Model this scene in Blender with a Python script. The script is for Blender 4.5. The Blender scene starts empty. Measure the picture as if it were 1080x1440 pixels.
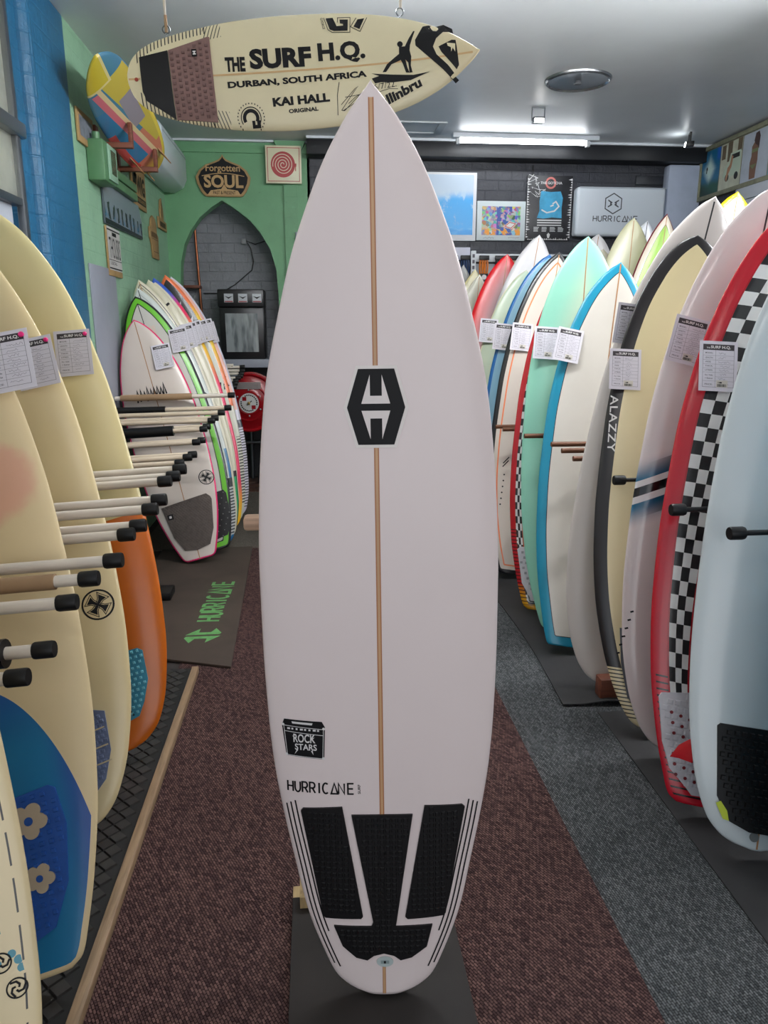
import bpy, bmesh, math, random
from mathutils import Vector, Matrix
SC = bpy.context.scene
COL = SC.collection
random.seed(7)
R = math.radians

# ------------------------------------------------------------------ camera, world, light
cam = bpy.data.cameras.new('camera'); camo = bpy.data.objects.new('camera', cam); COL.objects.link(camo)
cam.sensor_fit = 'VERTICAL'; cam.sensor_height = 36.0; cam.lens = 26.0; cam.clip_start = 0.05
camo.location = (0, 0, 1.45); camo.rotation_euler = (R(90 - 14.036), 0, R(-5.329))
SC.camera = camo
vs = SC.view_settings
vs.view_transform = 'Standard'; vs.look = 'None'; vs.gamma = 1.0; vs.use_curve_mapping = False
vs.exposure = 1.1
SC.cycles.use_denoising = True
SC.cycles.max_bounces = 8; SC.cycles.diffuse_bounces = 4; SC.cycles.glossy_bounces = 4
SC.cycles.sample_clamp_indirect = 4.0

w = bpy.data.worlds.new('daylight'); SC.world = w; w.use_nodes = True
w.node_tree.nodes['Background'].inputs[0].default_value = (0.78, 0.88, 1.0, 1)
w.node_tree.nodes['Background'].inputs[1].default_value = 0.45


def area(name, loc, rot, sx, sy, power, col):
    l = bpy.data.lights.new(name, 'AREA'); l.shape = 'RECTANGLE'; l.size = sx; l.size_y = sy
    l.energy = power; l.color = col
    o = bpy.data.objects.new(name, l); COL.objects.link(o); o.location = loc; o.rotation_euler = rot
    return o


# daylight coming in through the shop front behind the photographer
area('shopfront_daylight', (1.0, -2.9, 1.5), (R(103), 0, 0), 3.6, 2.4, 17, (1.0, 0.95, 0.92))

# daylight outside the frosted side window
area('side_window_daylight', (-2.3, 2.4, 2.4), (0, R(-90), 0), 1.4, 3.2, 22, (1.0, 0.98, 0.9))


# ------------------------------------------------------------------ helpers
def lin(c):
    c = c / 255.0
    return c / 12.92 if c <= 0.04045 else ((c + 0.055) / 1.055) ** 2.4


def K(r, g, b):
    return (lin(r), lin(g), lin(b), 1.0)


def obj(name, me, mat=None, parent=None, kind=None):
    o = bpy.data.objects.new(name, me); COL.objects.link(o)
    if me is not None and mat is not None:
        if not me.materials:
            me.materials.append(mat)
    if parent is not None:
        o.parent = parent
    if kind:
        o['kind'] = kind
    return o


def tag(o, label, cat, group=None):
    o['label'] = label; o['category'] = cat
    if group:
        o['group'] = group
    return o


def frame(origin, ux, uy):
    ux = Vector(ux).normalized(); uy = Vector(uy)
    uy = (uy - ux * uy.dot(ux)).normalized(); n = ux.cross(uy)
    m = Matrix.Identity(4)
    for i in range(3):
        m[i][0], m[i][1], m[i][2], m[i][3] = ux[i], uy[i], n[i], origin[i]
    return m


def thing(name, origin, label, cat, group=None, ux=(1, 0, 0), uy=(0, 1, 0)):
    o = bpy.data.objects.new(name, None); COL.objects.link(o); o.empty_display_size = 0.05
    o.matrix_world = frame(origin, ux, uy)
    return tag(o, label, cat, group)


BACKW = dict(ux=(1, 0, 0), uy=(0, 0, 1))      # panel facing the shop door
LEFTW = dict(ux=(0, 1, 0), uy=(0, 0, 1))      # panel on the left wall facing the aisle
RIGHTW = dict(ux=(0, -1, 0), uy=(0, 0, 1))


class MB:
    """collects boxes, tubes and polygons into one mesh"""
    def __init__(s):
        s.v = []; s.f = []

    def add(s, vs_, fs):
        b = len(s.v); s.v += [tuple(p) for p in vs_]; s.f += [tuple(i + b for i in f) for f in fs]
        return s

    def box(s, x0, x1, y0, y1, z0, z1):
        return s.add([(x0, y0, z0), (x1, y0, z0), (x1, y1, z0), (x0, y1, z0), (x0, y0, z1), (x1, y0, z1), (x1, y1, z1), (x0, y1, z1)],
                     [(3, 2, 1, 0), (4, 5, 6, 7), (0, 1, 5, 4), (1, 2, 6, 5), (2, 3, 7, 6), (3, 0, 4, 7)])

    def tube(s, p0, p1, r0, r1=None, n=12, cap=True):
        r1 = r0 if r1 is None else r1
        p0 = Vector(p0); p1 = Vector(p1); d = (p1 - p0).normalized()
        u = d.orthogonal().normalized(); v = d.cross(u)
        pts = []
        for p, r in ((p0, r0), (p1, r1)):
            for i in range(n):
                a = 2 * math.pi * i / n
                pts.append(p + (u * math.cos(a) + v * math.sin(a)) * r)
        fs = [(i, (i + 1) % n, n + (i + 1) % n, n + i) for i in range(n)]
        if cap:
            fs += [tuple(range(n - 1, -1, -1)), tuple(range(n, 2 * n))]
        return s.add(pts, fs)

    def path(s, pts, r, n=8):
        pts = [Vector(p) for p in pts]
        rings = []; u = None
        for i, p in enumerate(pts):
            d = (pts[min(i + 1, len(pts) - 1)] - pts[max(i - 1, 0)]).normalized()
            u = d.orthogonal().normalized() if u is None else (u - d * u.dot(d)).normalized()
            v = d.cross(u)
            rings.append([p + (u * math.cos(2 * math.pi * k / n) + v * math.sin(2 * math.pi * k / n)) * r for k in range(n)])
        vv = [q for ring in rings for q in ring]
        fs = []
        for i in range(len(pts) - 1):
            for k in range(n):
                fs.append((i * n + k, i * n + (k + 1) % n, (i + 1) * n + (k + 1) % n, (i + 1) * n + k))
        fs += [tuple(range(n - 1, -1, -1)), tuple(range((len(pts) - 1) * n, len(pts) * n))]
        return s.add(vv, fs)

    def lathe(s, prof, c=(0, 0, 0), axis='z', n=32):
        """prof: (radius, height) pairs"""
        vv = []
        for r, h in prof:
            for i in range(n):
                a = 2 * math.pi * i / n; x, y = r * math.cos(a), r * math.sin(a)
                p = (x, y, h) if axis == 'z' else ((x, h, y) if axis == 'y' else (h, x, y))
                vv.append((p[0] + c[0], p[1] + c[1], p[2] + c[2]))
        fs = []
        for j in range(len(prof) - 1):
            for i in range(n):
                fs.append((j * n + i, j * n + (i + 1) % n, (j + 1) * n + (i + 1) % n, (j + 1) * n + i))
        fs += [tuple(range(n - 1, -1, -1)), tuple(range((len(prof) - 1) * n, len(prof) * n))]
        return s.add(vv, fs)

    def prism(s, pts, z0, z1):
        """polygon in XY extruded along Z"""
        n = len(pts)
        vv = [(x, y, z0) for x, y in pts] + [(x, y, z1) for x, y in pts]
        return s.add(vv, [tuple(range(n - 1, -1, -1)), tuple(range(n, 2 * n))] + [(i, (i + 1) % n, n + (i + 1) % n, n + i) for i in range(n)])

    def mesh(s, name, bevel=0, seg=2, smooth=False, angle=40):
        bm = bmesh.new()
        vv = [bm.verts.new(p) for p in s.v]
        for f in s.f:
            try:
                bm.faces.new([vv[i] for i in f])
            except ValueError:
                pass
        bmesh.ops.recalc_face_normals(bm, faces=bm.faces[:])
        if bevel:
            ed = [e for e in bm.edges if len(e.link_faces) == 2 and e.calc_face_angle(0) > R(35)]
            bmesh.ops.bevel(bm, geom=ed, offset=bevel, segments=seg, profile=0.5, affect='EDGES', clamp_overlap=True)
        me = bpy.data.meshes.new(name); bm.to_mesh(me); bm.free()
        if smooth or bevel:
            for p in me.polygons:
                p.use_smooth = True
            me.set_sharp_from_angle(angle=R(angle))
        return me

    def build(s, name, mat, parent=None, kind=None, bevel=0, smooth=False, seg=2):
        return obj(name, s.mesh(name, bevel, seg, smooth), mat, parent, kind)


_txt = {}


def text2d(body, bold=0.0, spacing=1.0):
    key = (body, bold, spacing)
    if key not in _txt:
        cu = bpy.data.curves.new('lettering', 'FONT'); cu.body = body; cu.size = 1.0; cu.offset = bold
        cu.space_character = spacing; cu.resolution_u = 3; cu.fill_mode = 'FRONT'
        o = bpy.data.objects.new('lettering', cu); COL.objects.link(o)
        dg = bpy.context.evaluated_depsgraph_get(); dg.update()
        me = o.evaluated_get(dg).to_mesh()
        v = [(p.co.x, p.co.y) for p in me.vertices]; f = [tuple(q.vertices) for q in me.polygons]
        o.evaluated_get(dg).to_mesh_clear()
        bpy.data.objects.remove(o); bpy.data.curves.remove(cu)
        x0 = min(p[0] for p in v); x1 = max(p[0] for p in v); y0 = min(p[1] for p in v); y1 = max(p[1] for p in v)
        _txt[key] = ([((x - x0) / (x1 - x0), (y - y0) / (y1 - y0)) for x, y in v], f, (x1 - x0) / (y1 - y0))
    return _txt[key]


class P2:
    """flat shapes in a 2D frame: polygons, strokes, rings, lettering"""
    def __init__(s):
        s.v = []; s.f = []

    def raw(s, v, f):
        b = len(s.v); s.v += v; s.f += [tuple(i + b for i in q) for q in f]
        return s

    def poly(s, pts):
        a = sum(pts[i - 1][0] * pts[i][1] - pts[i][0] * pts[i - 1][1] for i in range(len(pts)))
        pts = list(pts) if a > 0 else list(pts)[::-1]
        return s.raw(pts, [tuple(range(len(pts)))])

    def rect(s, x0, y0, x1, y1):
        return s.poly([(x0, y0), (x1, y0), (x1, y1), (x0, y1)])

    def stroke(s, pts, w, closed=False):
        n = len(pts); L_ = []; R_ = []
        for i in range(n):
            a = pts[i - 1] if (i > 0 or closed) else pts[i]
            b = pts[(i + 1) % n] if (i < n - 1 or closed) else pts[i]
            p = pts[i]
            d1 = Vector((p[0] - a[0], p[1] - a[1])); d2 = Vector((b[0] - p[0], b[1] - p[1]))
            d1 = d1.normalized() if d1.length > 1e-9 else d2.normalized()
            d2 = d2.normalized() if d2.length > 1e-9 else d1
            t = d1 + d2; t = t.normalized() if t.length > 1e-6 else d1
            k = w / 2 / max(0.5, t.dot(d2))
            L_.append((p[0] - t.y * k, p[1] + t.x * k)); R_.append((p[0] + t.y * k, p[1] - t.x * k))
        m = n if closed else n - 1
        return s.raw(L_ + R_, [(i, n + i, n + (i + 1) % n, (i + 1) % n) for i in range(m)])

    def ring(s, cx, cy, r, w, n=28, ry=None):
        ry = ry or r
        return s.stroke([(cx + r * math.cos(2 * math.pi * i / n), cy + ry * math.sin(2 * math.pi * i / n)) for i in range(n)], w, True)

    def disc(s, cx, cy, r, n=24, ry=None):
        ry = ry or r
        return s.poly([(cx + r * math.cos(2 * math.pi * i / n), cy + ry * math.sin(2 * math.pi * i / n)) for i in range(n)])

    def text(s, body, x0, y0, w_, h, bold=0.0, ang=0.0, spacing=1.0, shear=0.0):
        v, f, asp = text2d(body, bold, spacing)
        w_ = asp * h if w_ is None else w_
        c, d = math.cos(ang), math.sin(ang)
        out = []
        for x, y in v:
            X = x * w_ + shear * y * h; Y = y * h
            out.append((x0 + X * c - Y * d, y0 + X * d + Y * c))
        return s.raw(out, f)

    def put(s, other, ox=0, oy=0, sc=1.0, ang=0.0, sy=None):
        c, d = math.cos(ang), math.sin(ang); sy = sc if sy is None else sy
        return s.raw([(ox + x * sc * c - y * sy * d, oy + x * sc * d + y * sy * c) for x, y in other.v], other.f)

    def mesh(s, name, fn, off=0.0, thick=0.0, maxlen=None):
        bm = bmesh.new()
        vv = [bm.verts.new((x, y, 0)) for x, y in s.v]
        for f in s.f:
            try:
                bm.faces.new([vv[i] for i in f])
            except ValueError:
                pass
        bm.normal_update()
        big = [f for f in bm.faces if len(f.verts) > 4]
        if big:
            bmesh.ops.triangulate(bm, faces=big)
        if maxlen:
            for _ in range(6):
                ed = [e for e in bm.edges if e.calc_length() > maxlen]
                if not ed:
                    break
                bmesh.ops.subdivide_edges(bm, edges=ed, cuts=1)
                bmesh.ops.triangulate(bm, faces=[f for f in bm.faces if len(f.verts) > 4])
        top = {v: (v.co.x, v.co.y) for v in bm.verts}
        if thick:
            bd = [e for e in bm.edges if len(e.link_faces) == 1]
            low = {}
            for e in bd:
                for v in e.verts:
                    if v not in low:
                        low[v] = bm.verts.new(v.co)
            for e in bd:
                a, b = e.verts
                bm.faces.new((a, b, low[b], low[a]))
            for v, l in low.items():
                l.co = fn(*top[v], off)
        for v, (x, y) in top.items():
            v.co = fn(x, y, off + thick)
        if thick:
            bmesh.ops.recalc_face_normals(bm, faces=bm.faces[:])
        me = bpy.data.meshes.new(name); bm.to_mesh(me); bm.free()
        return me


def flat(x, y, h):
    return (x, y, h)


def decal(p2, name, mat, parent, off=0.0008, thick=0.0, fn=flat, maxlen=None, kind=None):
    return obj(name, p2.mesh(name, fn, off, thick, maxlen), mat, parent, kind)


# ------------------------------------------------------------------ node materials
class X:
    """a float socket with arithmetic"""
    def __init__(s, nt, so):
        s.nt = nt; s.so = so

    def _m(s, op, b=None, c=None):
        n = s.nt.nodes.new('ShaderNodeMath'); n.operation = op
        for i, q in enumerate((s, b, c)):
            if q is None:
                continue
            if isinstance(q, X):
                s.nt.links.new(q.so, n.inputs[i])
            else:
                n.inputs[i].default_value = float(q)
        return X(s.nt, n.outputs[0])

    def __add__(s, b): return s._m('ADD', b)
    def __sub__(s, b): return s._m('SUBTRACT', b)
    def __mul__(s, b): return s._m('MULTIPLY', b)
    def __truediv__(s, b): return s._m('DIVIDE', b)
    def lt(s, b): return s._m('LESS_THAN', b)
    def gt(s, b): return s._m('GREATER_THAN', b)
    def abs(s): return s._m('ABSOLUTE')
    def floor(s): return s._m('FLOOR')
    def mod(s, b): return s._m('FLOORED_MODULO', b)
    def inv(s): return s * -1.0 + 1.0

    def band(s, a, b): return s.gt(a) * s.lt(b)

    def smooth(s, a, b):
        n = s.nt.nodes.new('ShaderNodeMapRange'); n.interpolation_type = 'SMOOTHSTEP'
        s.nt.links.new(s.so, n.inputs[0])
        n.inputs[1].default_value = a; n.inputs[2].default_value = b
        return X(s.nt, n.outputs[0])


class Mat:
    def __init__(s, name, col, rough=0.5, metal=0.0, spec=0.5):
        s.m = bpy.data.materials.new(name); s.m.use_nodes = True; s.nt = s.m.node_tree
        s.b = s.nt.nodes['Principled BSDF']
        s.b.inputs['Roughness'].default_value = rough; s.b.inputs['Metallic'].default_value = metal
        s.b.inputs['Specular IOR Level'].default_value = spec
        s.base = col; s.cs = None; s._tc = None; s.h = None
        s.b.inputs['Base Color'].default_value = col

    def tc(s):
        if s._tc is None:
            s._tc = s.nt.nodes.new('ShaderNodeTexCoord')
            sp = s.nt.nodes.new('ShaderNodeSeparateXYZ'); s.nt.links.new(s._tc.outputs['Object'], sp.inputs[0])
            s.x, s.y, s.z = (X(s.nt, sp.outputs[i]) for i in range(3))
        return s._tc

    def attr(s, n):
        a = s.nt.nodes.new('ShaderNodeAttribute'); a.attribute_name = n
        return X(s.nt, a.outputs['Fac'])

    def noise(s, scale, detail=3.0, rough=0.5, stretch=None):
        s.tc(); n = s.nt.nodes.new('ShaderNodeTexNoise'); n.inputs['Scale'].default_value = scale
        n.inputs['Detail'].default_value = detail; n.inputs['Roughness'].default_value = rough
        if stretch:
            mp = s.nt.nodes.new('ShaderNodeMapping'); mp.inputs['Scale'].default_value = stretch
            s.nt.links.new(s._tc.outputs['Object'], mp.inputs[0]); s.nt.links.new(mp.outputs[0], n.inputs['Vector'])
        else:
            s.nt.links.new(s._tc.outputs['Object'], n.inputs['Vector'])
        return X(s.nt, n.outputs['Fac'])

    def voronoi(s, scale, feature='F1'):
        s.tc(); n = s.nt.nodes.new('ShaderNodeTexVoronoi'); n.inputs['Scale'].default_value = scale; n.feature = feature
        s.nt.links.new(s._tc.outputs['Object'], n.inputs['Vector'])
        return X(s.nt, n.outputs['Distance'])

    def mix(s, mask, col):
        n = s.nt.nodes.new('ShaderNodeMix'); n.data_type = 'RGBA'
        if isinstance(mask, X):
            s.nt.links.new(mask.so, n.inputs[0])
        else:
            n.inputs[0].default_value = mask
        if s.cs is None:
            n.inputs[6].default_value = s.base
        else:
            s.nt.links.new(s.cs, n.inputs[6])
        n.inputs[7].default_value = col
        s.cs = n.outputs[2]
        return s

    def var(s, scale, amt, detail=4.0, stretch=None):
        """uneven tone, lighter and darker around the base"""
        f = s.noise(scale, detail, 0.6, stretch)
        dk = tuple(c * (1 - amt) for c in s.base[:3]) + (1,)
        return s.mix(f.smooth(0.35, 0.75), dk)

    def bump(s, h, strength=0.3, dist=0.01):
        n = s.nt.nodes.new('ShaderNodeBump'); n.inputs['Strength'].default_value = strength; n.inputs['Distance'].default_value = dist
        s.nt.links.new(h.so, n.inputs['Height']); s.nt.links.new(n.outputs[0], s.b.inputs['Normal'])
        return s

    def done(s):
        if s.cs is not None:
            s.nt.links.new(s.cs, s.b.inputs['Base Color'])
        return s.m


def PM(name, col, rough=0.5, metal=0.0, var=None, bump=None, spec=0.5):
    m = Mat(name, col, rough, metal, spec)
    if var:
        m.var(*var)
    if bump:
        m.bump(m.noise(bump[0], 5.0, 0.6), bump[1], bump[2] if len(bump) > 2 else 0.01)
    return m.done()


def glow(name, col, strength):
    m = bpy.data.materials.new(name); m.use_nodes = True
    b = m.node_tree.nodes['Principled BSDF']; b.inputs['Base Color'].default_value = col
    b.inputs['Emission Color'].default_value = col; b.inputs['Emission Strength'].default_value = strength
    return m


M = {}
M['black'] = PM('black_vinyl', K(14, 13, 16), 0.5, spec=.35)
M['ink'] = PM('black_ink', K(12, 11, 14), 0.55, spec=.3)
M['white'] = PM('white_vinyl', K(225, 222, 220), 0.45)
M['pad'] = PM('black_foam', K(13, 12, 14), 0.5, bump=(900, 0.15, 0.002), spec=.4)
M['plastic_black'] = PM('black_plastic', K(13, 13, 15), 0.42, spec=.4)
M['rubber'] = PM('black_rubber_cap', K(11, 11, 13), 0.5, spec=.4)
M['tan_wood'] = PM('stringer_wood', K(176, 128, 84), 0.45, var=(30, 0.3, 3, (1, 0.05, 1)))
M['dark_line'] = PM('dark_stringer', K(26, 23, 25), 0.4)
M['metal'] = PM('brushed_metal', K(170, 172, 175), 0.35, 1.0)
M['steel'] = PM('dull_steel', K(120, 124, 128), 0.4, 0.9)
M['paper'] = PM('white_card', K(218, 214, 222), 0.7, var=(8, 0.05))
M['grey_ink'] = PM('grey_print', K(96, 92, 100), 0.7)
M['pencil'] = PM('pen_marks', K(120, 112, 128), 0.7)
M['header'] = PM('tag_header', K(58, 52, 56), 0.6)
M['pink'] = PM('pink_pin', K(240, 40, 130), 0.4)
M['rope'] = PM('white_cord', K(205, 196, 182), 0.8)
M['gold'] = PM('brass', K(180, 150, 90), 0.35, 0.8)


def wood(name, col, scale=6, axis=1, rough=0.55, amt=0.35):
    m = Mat(name, col, rough)
    st = [14.0, 14.0, 14.0]; st[axis] = 1.0
    m.var(scale, amt, 5, tuple(st))
    m.bump(m.noise(scale * 2, 4, 0.6, tuple(st)), 0.15, 0.004)
    return m.done()


M['peg'] = wood('pale_dowel', K(224, 206, 182), 8, 0, 0.6, 0.2)
M['peg_white'] = wood('white_painted_dowel', K(226, 216, 202), 8, 0, 0.55, 0.12)
M['brown_dowel'] = wood('brown_dowel', K(112, 70, 44), 8, 0)
M['redwood'] = wood('red_brown_wood', K(120, 66, 46), 6, 0)
M['pale_wood'] = wood('pale_wood', K(196, 168, 120), 6, 1)
M['cork'] = PM('cut_plywood', K(170, 138, 92), 0.7, var=(12, 0.2))
M['cardboard'] = PM('cardboard_tube', K(162, 132, 100), 0.8, var=(10, 0.12))

# ------------------------------------------------------------------ the room
def painted_brick(name, col, rough=0.55, bw=0.24, bh=0.085, strength=0.5, axis='xz', amt=0.25):
    m = Mat(name, col, rough); m.tc()
    cb = m.nt.nodes.new('ShaderNodeCombineXYZ')
    a, b = {'xz': (m.x, m.z), 'yz': (m.y, m.z)}[axis]
    m.nt.links.new(a.so, cb.inputs[0]); m.nt.links.new(b.so, cb.inputs[1])
    br = m.nt.nodes.new('ShaderNodeTexBrick'); m.nt.links.new(cb.outputs[0], br.inputs['Vector'])
    br.inputs['Scale'].default_value = 1.0; br.inputs['Brick Width'].default_value = bw; br.inputs['Row Height'].default_value = bh
    br.inputs['Mortar Size'].default_value = 0.006; br.inputs['Mortar Smooth'].default_value = 0.6
    nz = m.noise(9, 6, 0.65)
    h = nz * 0.9 + X(m.nt, br.outputs['Fac']) * -0.22
    m.mix(m.noise(2.2, 6, 0.65).smooth(0.4, 0.75), tuple(c * (1 - amt) for c in col[:3]) + (1,))
    m.mix(m.noise(26, 4, 0.7).smooth(0.63, 0.72) * 0.35, tuple(c * 0.5 for c in col[:3]) + (1,))
    m.bump(h, strength, 0.03)
    return m.done()


M['green'] = painted_brick('green_painted_brick', K(146, 188, 156), 0.5, axis='yz', strength=0.35)
M['green_back'] = painted_brick('green_painted_plaster', K(108, 162, 118), 0.5, strength=0.12, amt=0.15)
M['blue'] = painted_brick('blue_painted_brick', K(34, 102, 142), 0.42, axis='yz', strength=0.4)
M['black_wall'] = painted_brick('black_painted_brick', K(50, 52, 60), 0.42, strength=0.55)
M['grey_brick'] = painted_brick('grey_painted_brick', K(138, 140, 146), 0.6, strength=0.8)
M['black_paint'] = PM('black_paint', K(24, 25, 29), 0.5, bump=(12, 0.2))
M['ceil'] = PM('ceiling_paint', K(222, 226, 229), 0.42, var=(0.9, 0.12, 5), bump=(7, 0.12, 0.01))
M['white_paint'] = PM('white_paint', K(214, 220, 226), 0.45)
M['pillar'] = PM('pale_blue_plaster', K(178, 188, 208), 0.6, var=(5, 0.12), bump=(14, 0.2))
M['grey_panel'] = PM('grey_panel', K(150, 154, 166), 0.55, var=(3, 0.1))


def S(name, mb, mat, bevel=0):
    return mb.build(name, mat, None, 'structure', bevel)


XL, XR, YB, ZC = -1.25, 3.52, 7.0, 3.0


def carpet(name, dark, mid, light, sx, sy, rot=0.0):
    m = Mat(name, mid, 0.95, 0, 0.1); m.tc()
    mp = m.nt.nodes.new('ShaderNodeMapping'); mp.inputs['Rotation'].default_value = (0, 0, rot)
    m.nt.links.new(m._tc.outputs['Object'], mp.inputs[0])
    br = m.nt.nodes.new('ShaderNodeTexBrick'); m.nt.links.new(mp.outputs[0], br.inputs['Vector'])
    br.inputs['Scale'].default_value = 1.0; br.inputs['Brick Width'].default_value = sx; br.inputs['Row Height'].default_value = sy
    br.inputs['Mortar Size'].default_value = sy * 0.16; br.inputs['Mortar Smooth'].default_value = 0.8
    br.inputs['Color1'].default_value = mid; br.inputs['Color2'].default_value = light; br.inputs['Mortar'].default_value = dark
    m.cs = br.outputs['Color']
    m.mix(m.noise(160, 2, 0.5).smooth(0.45, 0.7) * 0.55, dark)
    m.mix(m.noise(1.3, 4, 0.6).smooth(0.35, 0.8) * 0.3, dark)
    m.bump(X(m.nt, br.outputs['Fac']) * -1.0 + m.noise(220, 2) * 0.6, 0.8, 0.004)
    return m.done()


M['maroon'] = carpet('maroon_carpet', K(24, 16, 18), K(74, 54, 54), K(122, 93, 88), 0.014, 0.0068, R(62))
M['grey_carpet'] = carpet('grey_carpet', K(30, 32, 33), K(78, 81, 83), K(118, 120, 121), 0.013, 0.0065, R(80))
M['far_carpet'] = carpet('beige_grey_carpet', K(70, 66, 62), K(108, 102, 94), K(130, 124, 114), 0.011, 0.0055, R(20))
M['concrete'] = PM('dark_floor_screed', K(52, 46, 44), 0.8, var=(3, 0.2))

S('floor', MB().box(XL - 0.5, XR + 0.2, -3.2, YB + 0.6, -0.1, -0.006), M['concrete'])
c = S('floor_carpet_maroon', MB().box(-0.62, 0.72, -2.5, 4.86, -0.006, 0.0), M['maroon'])
c = S('floor_carpet_grey', MB().box(0.72, 1.9, -2.5, 6.4, -0.006, 0.0005), M['grey_carpet'])
c = S('floor_carpet_far', MB().box(-1.2, 0.72, 4.86, 6.62, -0.006, 0.0), M['far_carpet'])
fl = S('floor_tiles', MB().box(-1.2, 0.9, 6.62, 7.3, -0.006, 0.0), PM('tile_grout', K(120, 104, 92), 0.8))
tm = MB().box(0.002, 0.196, 0.002, 0.196, 0, 0.004).mesh('tile', 0.002)
tm.materials.append(PM('brown_floor_tile', K(98, 66, 54), 0.4, var=(9, 0.3)))
for i in range(9):
    for j in range(3):
        t = obj('tile', tm, None, fl); t.location = (-1.15 + i * 0.2, 6.63 + j * 0.2, 0)

S('ceiling', MB().box(XL - 0.5, XR + 0.3, -3.2, YB + 0.2, ZC, ZC + 0.1), M['ceil'])
S('wall_left', MB().box(XL - 0.2, XL, 4.40, YB + 0.5, -0.1, ZC), M['green'])
S('wall_right', MB().box(XR, XR + 0.15, -3.2, YB + 0.2, -0.1, ZC), M['black_wall'])
S('wall_back', MB().box(-0.02, XR, YB, YB + 0.2, -0.1, ZC), M['black_wall'])

# green back wall with the pointed arch cut out of it
arch = [(-1.20, 1.20), (-1.175, 1.60), (-1.156, 1.874), (-1.145, 2.001), (-1.106, 2.155), (-1.048, 2.267), (-0.962, 2.378), (-0.858, 2.462), (-0.764, 2.520),
        (-0.657, 2.455), (-0.529, 2.359), (-0.445, 2.260), (-0.362, 2.120), (-0.314, 1.950), (-0.302, 1.736), (-0.296, 1.50), (-0.294, 1.20)]
pts = [(XL, 0), (-1.21, 0)] + arch + [(-0.294, 0), (0.0, 0), (0.0, ZC), (XL, ZC)]
g = MB(); n_ = len(pts)
g.prism(pts, 0, -0.14)
gb = g.mesh('wall_back_green'); gb.materials.append(M['green_back'])
go = obj('wall_back_green', gb, None, None, 'structure'); go.matrix_world = frame((0, YB, 0), (1, 0, 0), (0, 0, 1))
S('wall_niche_back', MB().box(XL - 0.2, 0.0, YB + 0.42, YB + 0.5, 0, ZC), M['grey_brick'])
S('wall_niche_right', MB().box(-0.2, 0.0, YB + 0.14, YB + 0.42, 0, ZC), M['grey_brick'])
# black alcove under the shelf
S('wall_niche_under', MB().box(XL, -0.2, YB + 0.36, YB + 0.42, 0, 1.09), M['black_paint'])
S('trim_niche_shelf', MB().box(-1.21, -0.29, YB - 0.03, YB + 0.42, 1.09, 1.165), M['grey_panel'], 0.004)
# green pilaster with a stepped corbel under the ceiling
S('trim_pilaster', MB().box(-0.225, -0.105, YB - 0.035, YB, 0, 2.86), M['green_back'])
cb_ = MB().prism([(-0.225, 2.84), (-0.105, 2.84), (-0.03, 2.995), (-0.30, 2.995)], 0, 0.06)
co = obj('trim_corbel', cb_.mesh('trim_corbel'), M['green_back'], None, 'structure'); co.matrix_world = frame((0, YB, 0), (1, 0, 0), (0, 0, 1))
S('trim_picture_rail', MB().box(XL, 0.0, YB - 0.022, YB, 2.90, 2.93), M['green_back'])
# black beam and white cornice above the black wall
S('trim_beam', MB().box(-0.02, XR, YB - 0.20, YB, 2.865, 2.985), M['black_paint'], 0.006)
S('trim_cornice', MB().box(-0.02, XR, YB - 0.23, YB - 0.19, 2.982, 3.0), M['white_paint'])
S('trim_cornice_green', MB().box(XL, 0.0, YB - 0.04, YB, 2.985, 3.0), M['white_paint'])
S('trim_conduit', MB().tube((1.99, YB - 0.008, 2.25), (1.99, YB - 0.008, 2.85), 0.006), M['black_paint'])
S('wall_pillar_right', MB().box(3.20, 3.515, 6.88, YB, 0, 2.86), M['pillar'], 0.02)

# black boards on the black wall
slm = MB().box(0, 0.30, -0.016, 0, 0, 0.076).mesh('plank', 0.003); slm.materials.append(PM('black_plank', K(40, 42, 48), 0.4, bump=(20, 0.1)))
pn = thing('plank_panel', (2.945, YB - 0.001, 2.2), 'black horizontal boards fixed to the black wall beside the pale pillar', 'panel')
for i in range(7):
    t = obj('plank', slm, None, pn); t.location = (0, 0, 0.084 * i)
# white boards on the right wall
slw = MB().box(0, 1.2, 0, 0.1, 0, 0.015).mesh('plank', 0.002); slw.materials.append(PM('white_plank', K(205, 210, 220), 0.5))
pn = thing('plank_panel', (XR - 0.016, 6.25, 2.03), 'white horizontal boards on the right wall below the surf posters', 'panel', **RIGHTW)
for i in range(5):
    t = obj('plank', slw, None, pn); t.location = (0, 0.105 * i, 0)

# blue column with a rounded near corner
bc = MB().box(XL - 0.3, XL + 0.008, 3.93, 4.42, -0.1, ZC)
S('wall_column_blue', bc, M['blue'], 0.012)
S('trim_column_round', MB().tube((XL - 0.035, 3.86, -0.1), (XL - 0.035, 3.86, ZC), 0.062, n=20), M['blue'])
S('trim_column_return', MB().box(XL - 0.3, XL - 0.02, 3.70, 3.82, -0.1, ZC), M['blue'])
# window wall ahead of the column
S('wall_left_front', MB().box(XL - 0.2, XL - 0.06, -3.2, 3.62, -0.1, 1.98).box(XL - 0.2, XL - 0.06, -3.2, 3.62, 2.96, ZC), M['white_paint'])


def frosted(name, col, tcol):
    m = Mat(name, col, 0.35); m.tc()
    m.var(5, 0.25)
    m.bump(m.noise(40, 3), 0.25, 0.004)
    m.b.inputs['Transmission Weight'].default_value = 0.75; m.b.inputs['Roughness'].default_value = 0.55
    return m.done()


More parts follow.
